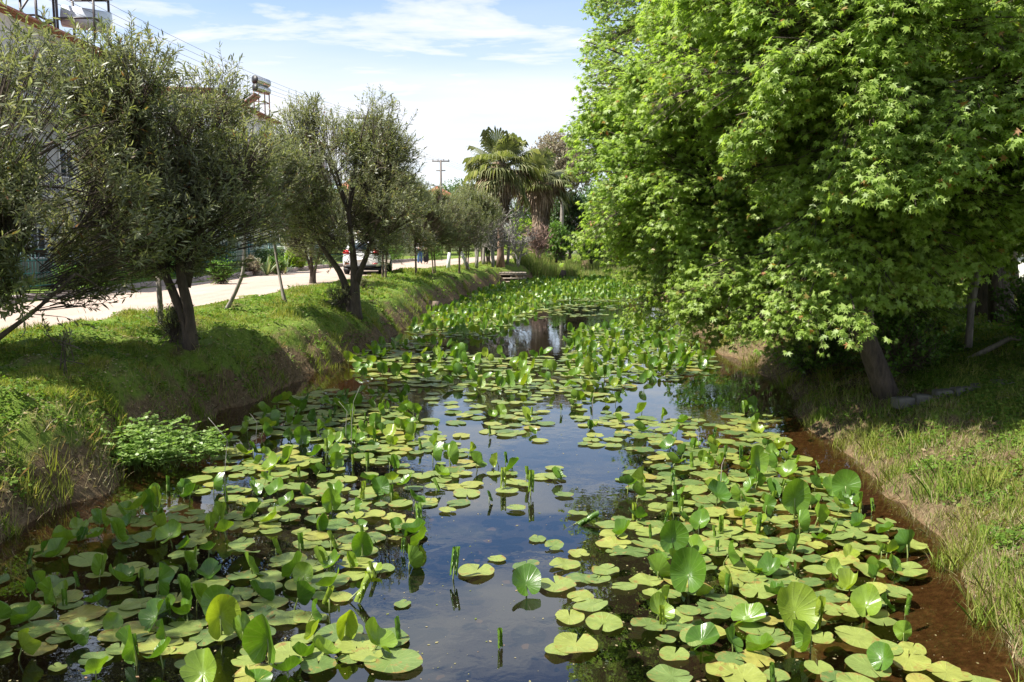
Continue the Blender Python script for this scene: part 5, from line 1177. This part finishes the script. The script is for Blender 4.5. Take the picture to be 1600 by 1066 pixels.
def house(x0, x1, y0, y1, h, label, wall='white_wall', roof='hip', rise=1.5, over=.55, storeys=3, ridge='y'):
    t = empty('house', ((x0 + x1) / 2, (y0 + y1) / 2, 1.2)); ox, oy, oz = (x0 + x1) / 2, (y0 + y1) / 2, 1.2
    w = (x1 - x0) / 2; d = (y1 - y0) / 2; H = h - 1.2
    m = MB(); m.box(-w, w, -d, d, -.3, H); m.build('wall', M[wall], t)
    r = MB(); a, b = w + over, d + over
    if roof == 'hip':
        k = min(a, b)
        if a < b: rid = [(0, -b + k, H + rise), (0, b - k, H + rise)]
        else: rid = [(-a + k, 0, H + rise), (a - k, 0, H + rise)]
        v = [(-a, -b, H + .004), (a, -b, H + .004), (a, b, H + .004), (-a, b, H + .004), (-a, -b, H + .14), (a, -b, H + .14), (a, b, H + .14), (-a, b, H + .14)] + rid
        f = [(3, 2, 1, 0), (0, 1, 5, 4), (1, 2, 6, 5), (2, 3, 7, 6), (3, 0, 4, 7)]
        f += [(4, 5, 8), (5, 6, 9, 8), (6, 7, 9), (7, 4, 8, 9)] if a < b else [(4, 5, 9, 8), (5, 6, 9), (6, 7, 8, 9), (7, 4, 8)]
        r.add(v, f)
    elif ridge == 'y':
        v = [(-a, -b, H), (a, -b, H), (0, -b, H + rise), (-a, b, H), (a, b, H), (0, b, H + rise)]; v += [(p[0], p[1], p[2] + .16) for p in v]
        r.add(v, [(6, 7, 8), (10, 9, 11), (0, 3, 4, 1), (0, 1, 7, 6), (3, 9, 10, 4), (6, 8, 11, 9), (8, 7, 10, 11), (0, 6, 9, 3), (1, 4, 10, 7)])
        g = MB(); g.add([(-w, -d - .02, H - .01), (w, -d - .02, H - .01), (0, -d - .02, H + rise * .88), (-w, -d + .2, H - .01), (w, -d + .2, H - .01), (0, -d + .2, H + rise * .88)], [(0, 1, 2), (5, 4, 3), (0, 3, 4, 1), (1, 4, 5, 2), (2, 5, 3, 0)]); g.build('gable', M[wall], t)
    r.build('roof', M['roof_tile'], t)
    sh = H / storeys
    for k in range(storeys):
        n = max(2, int(2 * d / 2.6))
        for i in range(n):
            yy = -d + (i + .5) * 2 * d / n; window(t, 'x', yy - .6, yy + .6, k * sh + .9, k * sh + 2.2, w)
        n = max(2, int(2 * w / 3))
        for i in range(n):
            xx = -w + (i + .5) * 2 * w / n; window(t, 'y', xx - .6, xx + .6, k * sh + .9, k * sh + 2.2, -d)
        if k:
            bm = MB(); bm.box(w, w + 1.1, -d * .5, d * .5, k * sh - .16, k * sh); bl = bm.build('balcony', M['concrete'], t)
            rl = MB(); rl.beam((w + 1.06, -d * .5, k * sh + .95), (w + 1.06, d * .5, k * sh + .95), .05)
            for i in range(int(d / .14)): yy = -d * .5 + i * .14; rl.beam((w + 1.06, yy, k * sh), (w + 1.06, yy, k * sh + .93), .018)
            rl.build('railing', M['dark_frame'], bl)
    tag(t, label, 'house'); return t
house(-33, -19.3, 26, 42, 11.4, 'pale grey-white three-storey house behind the left trees, its dark eave below the white tank', 'grey_wall', roof='hip', rise=1.1, storeys=3)
house(-33, -19.3, 56, 71.5, 12.1, 'white house whose tiled roof carries the sloping solar heater', 'white_wall', roof='hip', rise=1.5)
house(-32, -19.6, 45, 53.5, 8.0, 'cream house between the two white ones, hidden by the oleanders', 'cream_wall', roof='hip', rise=1.2, storeys=2)
house(-27, -18.2, 76.5, 86, 11.6, 'white house farther along the road carrying the satellite dish', 'white_wall', roof='hip', rise=.6, storeys=3)
house(-14.5, -8.5, 76, 88, 7.0, 'house with an orange tiled gable roof showing above the oleander row', 'white_wall', roof='gable', rise=2.6, ridge='y', storeys=2)
house(-11.5, -5.5, 100, 110, 6.6, 'far house with a low orange roof beside the second pole', 'white_wall', roof='gable', rise=2.0, ridge='y', storeys=2)
house(6.0, 11.5, 92, 99, 3.6, 'low building with a red tiled roof just left of the hanging leaves', 'white_wall', roof='hip', rise=1.1, storeys=1)

def box_frame(m, w, d, h, t=.05):
    for sx in (-1, 1):
        for sy in (-1, 1): m.beam((sx * w / 2, sy * d / 2, 0), (sx * w / 2, sy * d / 2, h), t)
    for z in (h, h * .45):
        for s in (-1, 1): m.beam((-w / 2 + t, s * d / 2, z), (w / 2 - t, s * d / 2, z), t * .9); m.beam((s * w / 2, -d / 2 + t, z), (s * w / 2, d / 2 - t, z), t * .9)
def cyl(a, b, r, m, n=20): m.tube(np.array([a, b], float), r, n)
# white tank in a dark frame on the near house
x, z = lvl(131, 34, 40.8)
t = empty('roof_water_tank', (x, 40.8, z - .95)); t.scale = (1.65, 1.65, 1.65); m = MB(); box_frame(m, 1.0, .9, 1.25); m.build('stand', M['dark_frame'], t)
m = MB(); cyl((-.55, -.05, .72), (.62, .25, .60), .29, m); m.build('tank', M['tank_white'], t, smooth=False)
m = MB(); m.box(-.25, .6, -.5, .5, 1.27, 1.40); m.build('tray', M['concrete'], t); tag(t, 'whitish cylinder water tank in a dark frame on the near house roof', 'water tank')
x, z = lvl(45, 30, 39.4)
t = empty('roof_tank_stand', (x, 39.4, z - .9)); t.scale = (1.65, 1.65, 1.65); m = MB(); box_frame(m, .9, .9, 1.2); m.beam((-.45, -.45, 0), (.45, -.45, 1.2), .04); m.build('frame', M['dark_frame'], t)
m = MB(); m.box(-.55, .55, -.5, .5, 1.22, 1.34); m.build('shelf', M['concrete'], t); tag(t, 'empty dark metal tank stand at the far left of the near roof', 'tank stand')
x, z = lvl(100, 46, 26.0)
# solar heater on the second house
x, z = lvl(408, 168, 67.5)
t = empty('solar_water_heater', (x, 67.5, z - .25)); t.scale = (1.25, 1.25, 1.25); m = MB()
m.beam((-.3, -.4, 0), (-.3, -.4, 1.15), .06); m.beam((.35, -.4, -.5), (.35, -.4, 1.15), .06); m.beam((-.3, .6, 0), (-.3, .6, 1.15), .06); m.beam((.35, .6, -.5), (.35, .6, 1.15), .06); m.beam((.35, -.4, -.5), (-.9, -.4, .4), .05); m.beam((-.3, -.4, .5), (.35, -.4, .5), .05); m.beam((-.3, .6, .5), (.35, .6, .5), .05); m.beam((.35, -.4, .5), (.35, .6, .5), .05); m.build('stand', M['rust_frame'], t)
m = MB(); m.beam((-.35, .1, .92), (-1.75, .1, -.1), .95, .09, up=(0, 1, 0)) if False else m.add([(-1.8, -.5, -.15), (-.2, -.5, 1.0), (-.2, .7, 1.0), (-1.8, .7, -.15), (-1.8, -.5, -.24), (-.2, -.5, .91), (-.2, .7, .91), (-1.8, .7, -.24)], [(0, 1, 2, 3), (7, 6, 5, 4), (0, 4, 5, 1), (1, 5, 6, 2), (2, 6, 7, 3), (3, 7, 4, 0)]); m.build('collector', M['collector'], t)
for zz, dz in ((1.75, 0), (1.28, 0)):
    m = MB(); cyl((-.15, -.6, zz), (.25, .7, zz - .02), .25 if zz > 1.5 else .23, m); a = m.build('tank', M['tank_steel'], t)
    m = MB(); cyl((-.16, -.63, zz), (-.15, -.61, zz), .26 if zz > 1.5 else .24, m); m.build('cap', M['black'], a)
tag(t, 'solar heater with two stacked steel tanks above a sloping red-brown collector', 'solar heater')
x, z = lvl(478, 200, 78.0)
t = empty('satellite_dish', (x, 78.0, z - .9)); t.scale = (1.6, 1.6, 1.6); m = MB(); m.tube([(0, 0, -1.6), (0, 0, .6)], .03, 8); m.build('mast', M['dark_frame'], t)
m = MB(); ring = [(0, 0, 0)]; f = []
for k in range(3):
    for j in range(18):
        a = j * 2 * PI / 18; q = (k + 1) / 3 * .42; ring.append((q * math.cos(a), -.05 - .5 * q * q, .6 + q * math.sin(a)))
ring[0] = (0, -.05, .6)
for j in range(18): f.append((0, 1 + j, 1 + (j + 1) % 18))
for k in range(2):
    for j in range(18): f.append((1 + k * 18 + j, 1 + (k + 1) * 18 + j, 1 + (k + 1) * 18 + (j + 1) % 18, 1 + k * 18 + (j + 1) % 18))
m.add(ring, f); m.build('dish', plain('dish_blue', (.10, .12, .16), .5), t); tag(t, 'dark blue round satellite dish against the sky beside the tiled roof', 'satellite dish')

# utility poles with wires
def upole(x, y, top, label):
    t = empty('utility_pole', (x, y, 1.2)); H = top - 1.2
    m = MB(); m.tube([(0, 0, -.2), (0, 0, H * .5), (0, 0, H)], [.17, .14, .11], 10); m.build('pole', M['pole_grey'], t)
    m = MB(); m.beam((-.95, 0, H - .1), (.95, 0, H - .1), .14, .12); m.beam((-.5, 0, H - 1.1), (.5, 0, H - 1.1), .12, .10); c = m.build('crossarm', M['pole_grey'], t)
    for xx in (-.85, -.3, .3, .85): q = MB(); q.tube([(xx, 0, H - .02), (xx, 0, H + .10), (xx, 0, H + .14)], [.05, .06, .03], 8); q.build('insulator', M['concrete'], c)
    tag(t, label, 'utility pole'); return (x, y, top)
A_ = upole(-9.9, 60, 11.1, 'nearer utility pole with a crossarm rising behind the round oleander')
B_ = upole(-7.7, 95, 11.2, 'farther utility pole with two crossarms beside the orange gable')
for i, xx in enumerate((-.85, -.3, .3, .85)):
    m = MB()
    for (p, q, sag) in (((-15.5 + xx, 18, 11.3), (A_[0] + xx, A_[1], A_[2] + .02), .9), ((A_[0] + xx, A_[1], A_[2] + .02), (B_[0] + xx, B_[1], B_[2] + .02), .7), ((B_[0] + xx, B_[1], B_[2] + .02), (3 + xx, 125, 11.2), .7)):
        P = np.array([[p[j] + (q[j] - p[j]) * k / 14 for j in range(3)] for k in range(15)]); P[:, 2] -= sag * 4 * (np.arange(15) / 14) * (1 - np.arange(15) / 14); m.tube(P, .007, 4, cap=False)
    o = m.build('overhead_wire', M['dark_frame']); tag(o, ['leftmost', 'second from the left', 'third from the left', 'rightmost'][i] + ' of the thin wires strung between the utility poles', 'wire')

# ------------------------------------------------------------------ garden along the road
m0 = None
t = empty('garden_fence', (-14.2, 30, 1.3)); 
fy = np.arange(19, 64, 2.5)
def fx(y): return float(road_far(y)) - 1.9
m = MB(); 
for i in range(len(fy) - 1):
    for z in (.15, .55, .95, 1.3): m.beam((fx(fy[i]) + 14.2, fy[i] - 30, z), (fx(fy[i + 1]) + 14.2, fy[i + 1] - 30, z), .035)
    for k in range(14):
        y_ = fy[i] + (k + .5) * 2.5 / 14; m.beam((fx(y_) + 14.2, y_ - 30, .1), (fx(y_) + 14.2, y_ - 30, 1.32), .014)
m.build('mesh_panel', M['green_paint'], t)
for y_ in fy: q = MB(); q.beam((fx(y_) + 14.2, y_ - 30, -.2), (fx(y_) + 14.2, y_ - 30, 1.45), .07); q.build('post', M['green_paint'], t)
tag(t, 'dark green metal garden fence running behind the flower strip', 'fence')
# pillars of a gate
for (x, y, h, lab) in [(-12.7, 49, 2.2, 'pale post of the garden gate behind the round bush'), (-12.2, 52.5, 2.0, 'slim white post right of the round bush')]:
    m = MB(); m.box(-.13, .13, -.13, .13, -.2, h); m.box(-.17, .17, -.17, .17, h + .002, h + .09); o = m.build('gate_post', M['white_wall'], bevel=.015); o.location = (x, y, 1.3); tag(o, lab, 'post')
def hedge(x0, x1, y0, y1, h, n, seed, lab, mname='bush_leaf'):
    t = empty('hedge', ((x0 + x1) / 2, (y0 + y1) / 2, 1.3)); r = np.random.default_rng(seed)
    P = np.stack([(x1 - x0) * (r.random(n) - .5), (y1 - y0) * (r.random(n) - .5), h * r.random(n) ** .6], -1); P += .04 * r.standard_normal((n, 3)); P[:, 2] = np.abs(P[:, 2])
    az = r.random(n) * 6.28; X, Y, Z = frames(np.stack([np.cos(az), np.sin(az), r.normal(.3, .4, n)], -1), r.standard_normal((n, 3)) + [0, 0, .8])
    v = scatter(OVAL, [(0, 1, 2, 3, 4, 5)], P, X, Y, Z, .06 + .05 * r.random(n)); me = mesh_np('foliage', *v[:3]); me.materials.append(M[mname]); new_obj('foliage', me, t)
    tag(t, lab, 'hedge')
hedge(-14.8, -13.9, 34, 44, 1.15, 9000, 1, 'clipped green hedge behind the fence at the left of the round bush')
hedge(-13.3, -12.6, 44.5, 48.5, 1.0, 4000, 2, 'low dark hedge between fence and round bush', 'dark_leaf')
hedge(-13.9, -12.9, 26, 33.5, .8, 6000, 3, 'leafy edging plants beside the kerb behind the double trunk')
hedge(-9.2, -8.1, 58, 66, 1.1, 6000, 4, 'green hedge beyond the parked car on the far side of the road')
hedge(-6.8, -5.8, 66, 73, 1.0, 5000, 5, 'green hedge behind the two people')
bush('round_bush', -11.45, 45.8, 1.32, .52, .55, 1100, 90, 'bright green clipped round bush beside the kerb', 'yellow_bush_leaf', .08, thr=.1, cz=.55, length=.08, perr=8, skin=(.6, 1.0))
def agave(x, y, s, seed, lab):
    r = np.random.default_rng(seed); n = 22; az = r.random(n) * 6.28; el = r.uniform(.5, 1.4, n)
    d = np.stack([np.cos(az) * np.cos(el), np.sin(az) * np.cos(el), np.sin(el)], -1); X, Y, Z = frames(d, np.tile([0, 0, 1.0], (n, 1)))
    v = scatter([(-.06, 0, 0), (0, 0, -.02), (.06, 0, 0), (.055, .5, .02), (0, 1, -.02), (-.055, .5, .02), (0, .5, -.015)], [(0, 1, 6, 5), (1, 2, 3, 6), (5, 6, 4), (6, 3, 4)], np.zeros((n, 3)), X, Y, Z, s * r.uniform(.7, 1.1, n))
    o = new_obj('agave', mesh_np('agave', *v[:3]), None, M['agave']); o.location = (x, y, float(hgt(x, y))); tag(o, lab, 'agave')
for i, (u, d, s, lab) in enumerate([(418, 40.5, 1.0, 'spiky grey-green agave nearest the kerb'), (402, 41.0, .8, 'yellow striped agave left of the spiky grey-green one'), (446, 42.5, .9, 'agave just left of the round bush'), (500, 49.5, .85, 'agave with upright yellow leaves right of the round bush'), (515, 50.5, .7, 'small agave farthest right before the car')]):
    agave((u - 800) / F_PX * d, d, s, i, lab)
for i, (u, d, lab) in enumerate([(392, 40, 'pinkish flowering plant left of the agaves'), (345, 33, 'low leafy plant at the kerb behind the curved stem'), (433, 41.5, 'small green plant between the agaves')]):
    bush('flower_plant', (u - 800) / F_PX * d, d, 1.32, .35, .3, 260, 95 + i, lab, ['brown_leaf', 'bush_leaf', 'bush_leaf'][i], .08, thr=.2, cat='plant')
# stake by the double trunk, stump on the verge
m = MB(); m.tube([(0, 0, -.2), (0.01, 0, .5), (0, 0, .98)], [.055, .052, .05], 9, rough=.06); o = m.build('wooden_stake', M['bark_grey']); o.location = (-6.95, 17.0, float(hgt(-6.95, 17))); tag(o, 'short grey wooden stake behind the double trunk', 'stake')
x, y = ground(680, 448, .95); m = MB(); m.tube([(0, 0, -.2), (0.02, 0, .2), (0.03, 0, .42)], [.17, .15, .14], 12, rough=.15); o = m.build('tree_stump', M['bark_brown']); o.location = (x, y, float(hgt(x, y))); tag(o, 'short cut tree stump on the left bank', 'stump')

# ------------------------------------------------------------------ parked car (rear towards the bridge)
def car():
    t = empty('parked_car', (-7.15, 43.3, 1.206)); Lh = 2.25; W2 = .93
    # sections along y (rear -, front +): y, half width at belt, z bottom, belt z, roof z, half width of the roof
    S = [(-2.25, .80, .42, .92, .98, .62), (-2.18, .88, .34, 1.00, 1.22, .64), (-1.95, .92, .30, 1.03, 1.56, .66), (-1.4, .93, .26, 1.03, 1.64, .68), (-.5, .93, .25, 1.01, 1.66, .69), (.35, .93, .25, .99, 1.60, .67), (.95, .93, .25, .97, 1.12, .72), (1.6, .90, .28, .93, .99, .70), (2.1, .84, .34, .82, .86, .62), (2.25, .70, .42, .68, .72, .5)]
    V = []; 
    for (y, w, zb, zt, zr, wr) in S:
        V += [(-w * .9, y, zb), (-w, y, zb + .18), (-w, y, (zb + zt) / 2 + .05), (-w * .97, y, zt), (-wr, y, zr - .05), (-wr * .75, y, zr), (wr * .75, y, zr), (wr, y, zr - .05), (w * .97, y, zt), (w, y, (zb + zt) / 2 + .05), (w, y, zb + .18), (w * .9, y, zb)]
    n = 12; F = []
    for i in range(len(S) - 1):
        for k in range(n): F.append((i * n + k, i * n + (k + 1) % n, (i + 1) * n + (k + 1) % n, (i + 1) * n + k))
    F += [tuple(range(n))[::-1], tuple((len(S) - 1) * n + k for k in range(n))]
    m = MB(); m.add(V, F); b = m.build('body', M['car_paint'], t, smooth=True); s_ = b.modifiers.new('smooth', 'SUBSURF'); s_.levels = 1; s_.render_levels = 2
    def slab(name, pts, off, mt, par=t, th=.02):
        P = np.array(pts, float); nn = nrm(np.cross(P[1] - P[0], P[2] - P[0])); 
        q = MB(); k = len(P); q.add(np.concatenate([P + nn * off, P + nn * (off + th)]), [tuple(range(k))[::-1], tuple(range(k, 2 * k))] + [(i, (i + 1) % k, (i + 1) % k + k, i + k) for i in range(k)]); return q.build(name, mt, par)
    slab('rear_window', [(-.60, -2.17, 1.12), (.60, -2.17, 1.12), (.55, -1.98, 1.50), (-.55, -1.98, 1.50)], .02, M['car_glass'])
    for sx in (-1, 1):
        p = [(sx * .865, -1.75, 1.08), (sx * .865, .75, 1.05), (sx * .74, .30, 1.50), (sx * .74, -1.55, 1.52)]
        slab('side_window', p if sx > 0 else p[::-1], .015, M['car_glass'])
        p = [(sx * .50, -2.235, .98), (sx * .86, -2.16, .98), (sx * .84, -2.12, 1.16), (sx * .62, -2.15, 1.18)]
        slab('tail_light', p if sx > 0 else p[::-1], .01, M['tail_red'], th=.03)
        p = [(sx * .55, -2.26, .50), (sx * .78, -2.22, .50), (sx * .78, -2.22, .55), (sx * .55, -2.26, .55)]
        slab('reflector', p if sx > 0 else p[::-1], .012, M['tail_red'])
        for yy in (-1.4, 1.38):
            w_ = empty('wheel', (0, 0, 0)); w_.parent = t; w_.location = (sx * .83, yy, .34)
            q = MB(); q.tube([(-.11, 0, 0), (-.09, 0, 0), (.09, 0, 0), (.11, 0, 0)], [.30, .34, .34, .30], 28); q.build('tyre', M['tyre'], w_)
            q = MB(); q.tube([(sx * .105, 0, 0), (sx * .118, 0, 0)], [.22, .19], 20)
            for a in range(5): q.beam((sx * .12, 0, 0), (sx * .12, .18 * math.cos(a * 1.2566), .18 * math.sin(a * 1.2566)), .05, .02)
            q.build('rim', M['rim'], w_)
    q = MB(); q.box(-.85, .85, -2.20, 2.0, .20, .30); q.build('underbody', M['black'], t)
    q = MB(); q.box(-.28, .28, -2.285, -2.262, .66, .78); q.build('number_plate', M['shirt_white'], t)
    q = MB(); q.box(-.7, .7, -2.275, -2.20, .36, .44); q.build('bumper_trim', M['black'], t)
    tag(t, 'parked white car seen from behind with red tail lights at the edge of the grass', 'car')
car()

# ------------------------------------------------------------------ two people standing on the road
def skin_mesh(name, joints, edges, mt, parent, root=0, lev=2):
    me = D.meshes.new(name); me.from_pydata([j[0] for j in joints], edges, []); o = D.objects.new(name, me); COL.objects.link(o)
    md = o.modifiers.new('skin', 'SKIN'); md.use_smooth_shade = True; sb = o.modifiers.new('sub', 'SUBSURF'); sb.levels = lev; sb.render_levels = lev
    for i, j in enumerate(joints):
        sv_ = me.skin_vertices[0].data[i]; r_ = j[1]; sv_.radius = (r_, r_) if np.ndim(r_) == 0 else r_; sv_.use_root = (i == root)
    dg = bpy.context.evaluated_depsgraph_get(); dg.update(); m2 = D.meshes.new_from_object(o.evaluated_get(dg)); m2.name = name
    D.objects.remove(o); m2.materials.clear(); m2.materials.append(mt); p = new_obj(name, m2, parent); return p
def person(x, y, rz, top, bottom, skirt, label, hairm='hair', arm=.25):
    t = empty('person', (x, y, 1.206), rz)
    J = [((0, 0, .92), (.13, .10)), ((0, 0, 1.10), (.115, .09)), ((0, 0, 1.30), (.14, .095)), ((0, 0, 1.42), (.07, .06)), ((0, -.01, 1.48), .048), ((0, -.02, 1.56), (.070, .085)), ((0, -.02, 1.66), (.068, .085))]; E = [(0, 1), (1, 2), (2, 3), (3, 4), (4, 5), (5, 6)]
    for s in (-1, 1):
        b = len(J); J += [((s * .09, 0, .86), .085), ((s * .10, -.02, .48), .055), ((s * .10, .02, .09), .035), ((s * .11, -.12, .03), .03)]; E += [(0, b), (b, b + 1), (b + 1, b + 2), (b + 2, b + 3)]
        b = len(J); J += [((s * .17, 0, 1.36), .05), ((s * .23, .02, 1.10), .038), ((s * (.20), -arm, .98 + arm * .3), .028), ((s * .20, -arm - .07, .97 + arm * .3), (.035, .016))]; E += [(2, b), (b, b + 1), (b + 1, b + 2), (b + 2, b + 3)]
        h = b + 3; P = np.array(J[h][0])
        for k in range(5):
            q = len(J); dxy = (k - 1.5) * .02 if k < 4 else -.04; L = [.05, .06, .055, .042, .035][k]
            J += [(tuple(P + [dxy, -.02, 0]), .009), (tuple(P + [dxy * 1.15, -.02 - L, -.015]), .007)]; E += [(h, q), (q, q + 1)]
    skin_mesh('body', J, E, M['skin'], t)
    sh = [((0, 0, .95), (.155, .125)), ((0, 0, 1.12), (.145, .115)), ((0, 0, 1.30), (.17, .12)), ((0, 0, 1.40), (.09, .075))]; e = [(0, 1), (1, 2), (2, 3)]
    for s in (-1, 1): b = len(sh); sh += [((s * .175, 0, 1.35), .068), ((s * .235, .02, 1.10), .055), ((s * .205, -arm * .8, 1.0 + arm * .2), .045)]; e += [(2, b), (b, b + 1), (b + 1, b + 2)]
    skin_mesh('shirt', sh, e, M[top], t)
    if skirt: skin_mesh('skirt', [((0, 0, 1.0), (.15, .125)), ((0, 0, .8), (.19, .16)), ((0, 0, .4), (.21, .18)), ((0, 0, .10), (.24, .20))], [(0, 1), (1, 2), (2, 3)], M[bottom], t)
    else:
        J = [((0, 0, .98), (.15, .12))]; e = []
        for s in (-1, 1): b = len(J); J += [((s * .09, 0, .84), .105), ((s * .10, -.02, .48), .085), ((s * .10, .02, .08), .08)]; e += [(0, b), (b, b + 1), (b + 1, b + 2)]
        skin_mesh('trousers', J, e, M[bottom], t)
    skin_mesh('hair', [((0, .02, 1.70), (.075, .085)), ((0, .05, 1.60), (.085, .07)), ((0, .06, 1.46), (.08, .045)), ((0, .06, 1.36), (.06, .03))], [(0, 1), (1, 2), (2, 3)], M[hairm], t)
    f = MB()
    for s in (-1, 1): f.tube([(s * .028, -.108, 1.605), (s * .028, -.100, 1.605)], [.006, .009], 8)
    f.build('eyes', M['black'], t); f = MB(); f.tube([(0, -.10, 1.61), (0, -.122, 1.575), (0, -.105, 1.565)], [.008, .014, .010], 6); f.build('nose', M['skin'], t)
    f = MB(); f.beam((-.025, -.103, 1.535), (.025, -.103, 1.535), .008, .01); f.build('mouth', plain('lips', (.4, .15, .12)), t)
    tag(t, label, 'person'); return t
person(-6.05, 57.0, .5, 'shirt_white', 'denim', False, 'person in a white top and long blue trousers standing on the road')
person(-5.68, 57.3, -.4, 'cloth_black', 'cloth_black', True, 'person dressed all in black standing on the road beside the blue trousers')

# ------------------------------------------------------------------ small wooden jetty
t = empty('wooden_jetty', (-.75, 57.2, 0))
m = MB()
for i in range(13): xx = -1.35 + i * .235; m.box(xx, xx + .21, -.9, .9, .62, .67)
m.build('deck', M['old_wood'], t, bevel=.008)
for (a, b) in [(-.15, -.8), (1.55, -.8), (-.15, .8), (1.55, .8), (.7, -.8)]:
    q = MB(); q.beam((a, b, -.7), (a, b, .615), .12); q.build('post', M['old_wood'], t, bevel=.01)
m = MB()
for z, yy in ((.56, -.87), (.30, -.88), (.08, -.89)): m.beam((-.3, yy, z), (1.7, yy, z), .035, .10)
m.beam((-.15, -.8, .55), (-.15, .8, .55), .05, .10); m.beam((1.55, -.8, .55), (1.55, .8, .55), .05, .10); m.build('cross_plank', M['old_wood'], t)
tag(t, 'small weathered wooden jetty standing in the lilies at the far left bank', 'jetty')

# ------------------------------------------------------------------ right bank details: stone edging, wall, cress clump
for i in range(9):
    u = 1475 + i * 14; d = 12.6 + .1 * rnd.random(); x, z = lvl(u, 602, d); zz = float(hgt(x, d)); w = rnd.uniform(.11, .19)
    m = MB(); m.box(-w, w, -.12, .12, -.16, .0 + rnd.random() * .05); o = m.build('edging_stone', M['stone'], bevel=.03); o.location = (x * 1.0 + i * .16 - .6, d, zz); o.rotation_euler = (rnd.uniform(-.1, .1), rnd.uniform(-.1, .1), rnd.uniform(-.2, .2))
    tag(o, ['longest', 'leftmost', 'low pale', 'tilted', 'sunken', 'middle', 'small square', 'second from right', 'rightmost'][i] + ' rough stone block in the low edging on the shaded right bank', 'stone', 'rough stone blocks edging the shaded right bank')
m = MB(); m.box(-2.2, 3, -.12, .12, -.2, 1.0); wl = m.build('garden_wall', M['white_wall']); wl.location = (21.5, 33.5, 1.25); tag(wl, 'low white wall at the right edge behind the forked trunk', 'wall')
m = MB(); m.box(-2.26, 3.06, -.17, .17, 1.003, 1.07); m.build('coping', M['concrete'], wl)
r = np.random.default_rng(8); t = empty('watercress_clump', (*ground(238, 722), 0))
ax0, ax1, LP, LD = [], [], [], []
for k in range(150):
    a = r.random() * 6.283; q = math.sqrt(r.random()); b = np.array([q * math.cos(a) * .85, q * math.sin(a) * .55, 0]); dd = nrm(np.array([b[0] * .5 + r.normal(0, .25), b[1] * .5 + r.normal(0, .25), 1.0])); L = .55 * (1 - .55 * q * q) * r.uniform(.6, 1.15); ax0.append(b); ax1.append(b + dd * L)
    for j in range(5):
        c = b + dd * L * (.45 + .14 * j); a2 = r.random() * 6.283; fr = nrm(np.array([math.cos(a2), math.sin(a2), .25])); sd = np.array([-fr[1], fr[0], 0])
        for i in range(3):
            p = c + fr * (.03 + .035 * i)
            for s in (-1, 1): LP.append(p); LD.append(nrm(sd * s + fr * .5))
        LP.append(c + fr * .13); LD.append(fr)
LP, LD = np.array(LP), np.array(LD); X, Y, Z = frames(LD, np.tile([0, 0, 1.0], (len(LP), 1)) + r.normal(0, .5, (len(LP), 3)))
v = scatter(OVAL, [(0, 1, 2, 3, 4, 5)], LP, X, Y, Z, np.stack([np.full(len(LP), .075), np.full(len(LP), .055), np.full(len(LP), .055)], -1))
me = mesh_np('foliage', *joinv([v[:3], sticks(np.array(ax0), np.array(ax1), .005, .003)])); me.materials.append(M['cress_leaf']); new_obj('foliage', me, t)
tag(t, 'pale green feathery water plant clump at the foot of the left bank', 'water plant')
# a dark waterbird-like lump in the reeds is a half sunken stump
x, y = ground(876, 408, .2); m = MB(); m.tube([(0, 0, -.4), (.03, 0, .2), (.08, 0, .55)], [.3, .26, .18], 10, rough=.2); o = m.build('sunken_stump', M['bark_dark']); o.location = (3.6, 61.0, .1); tag(o, 'dark stump standing among the far reeds', 'stump')
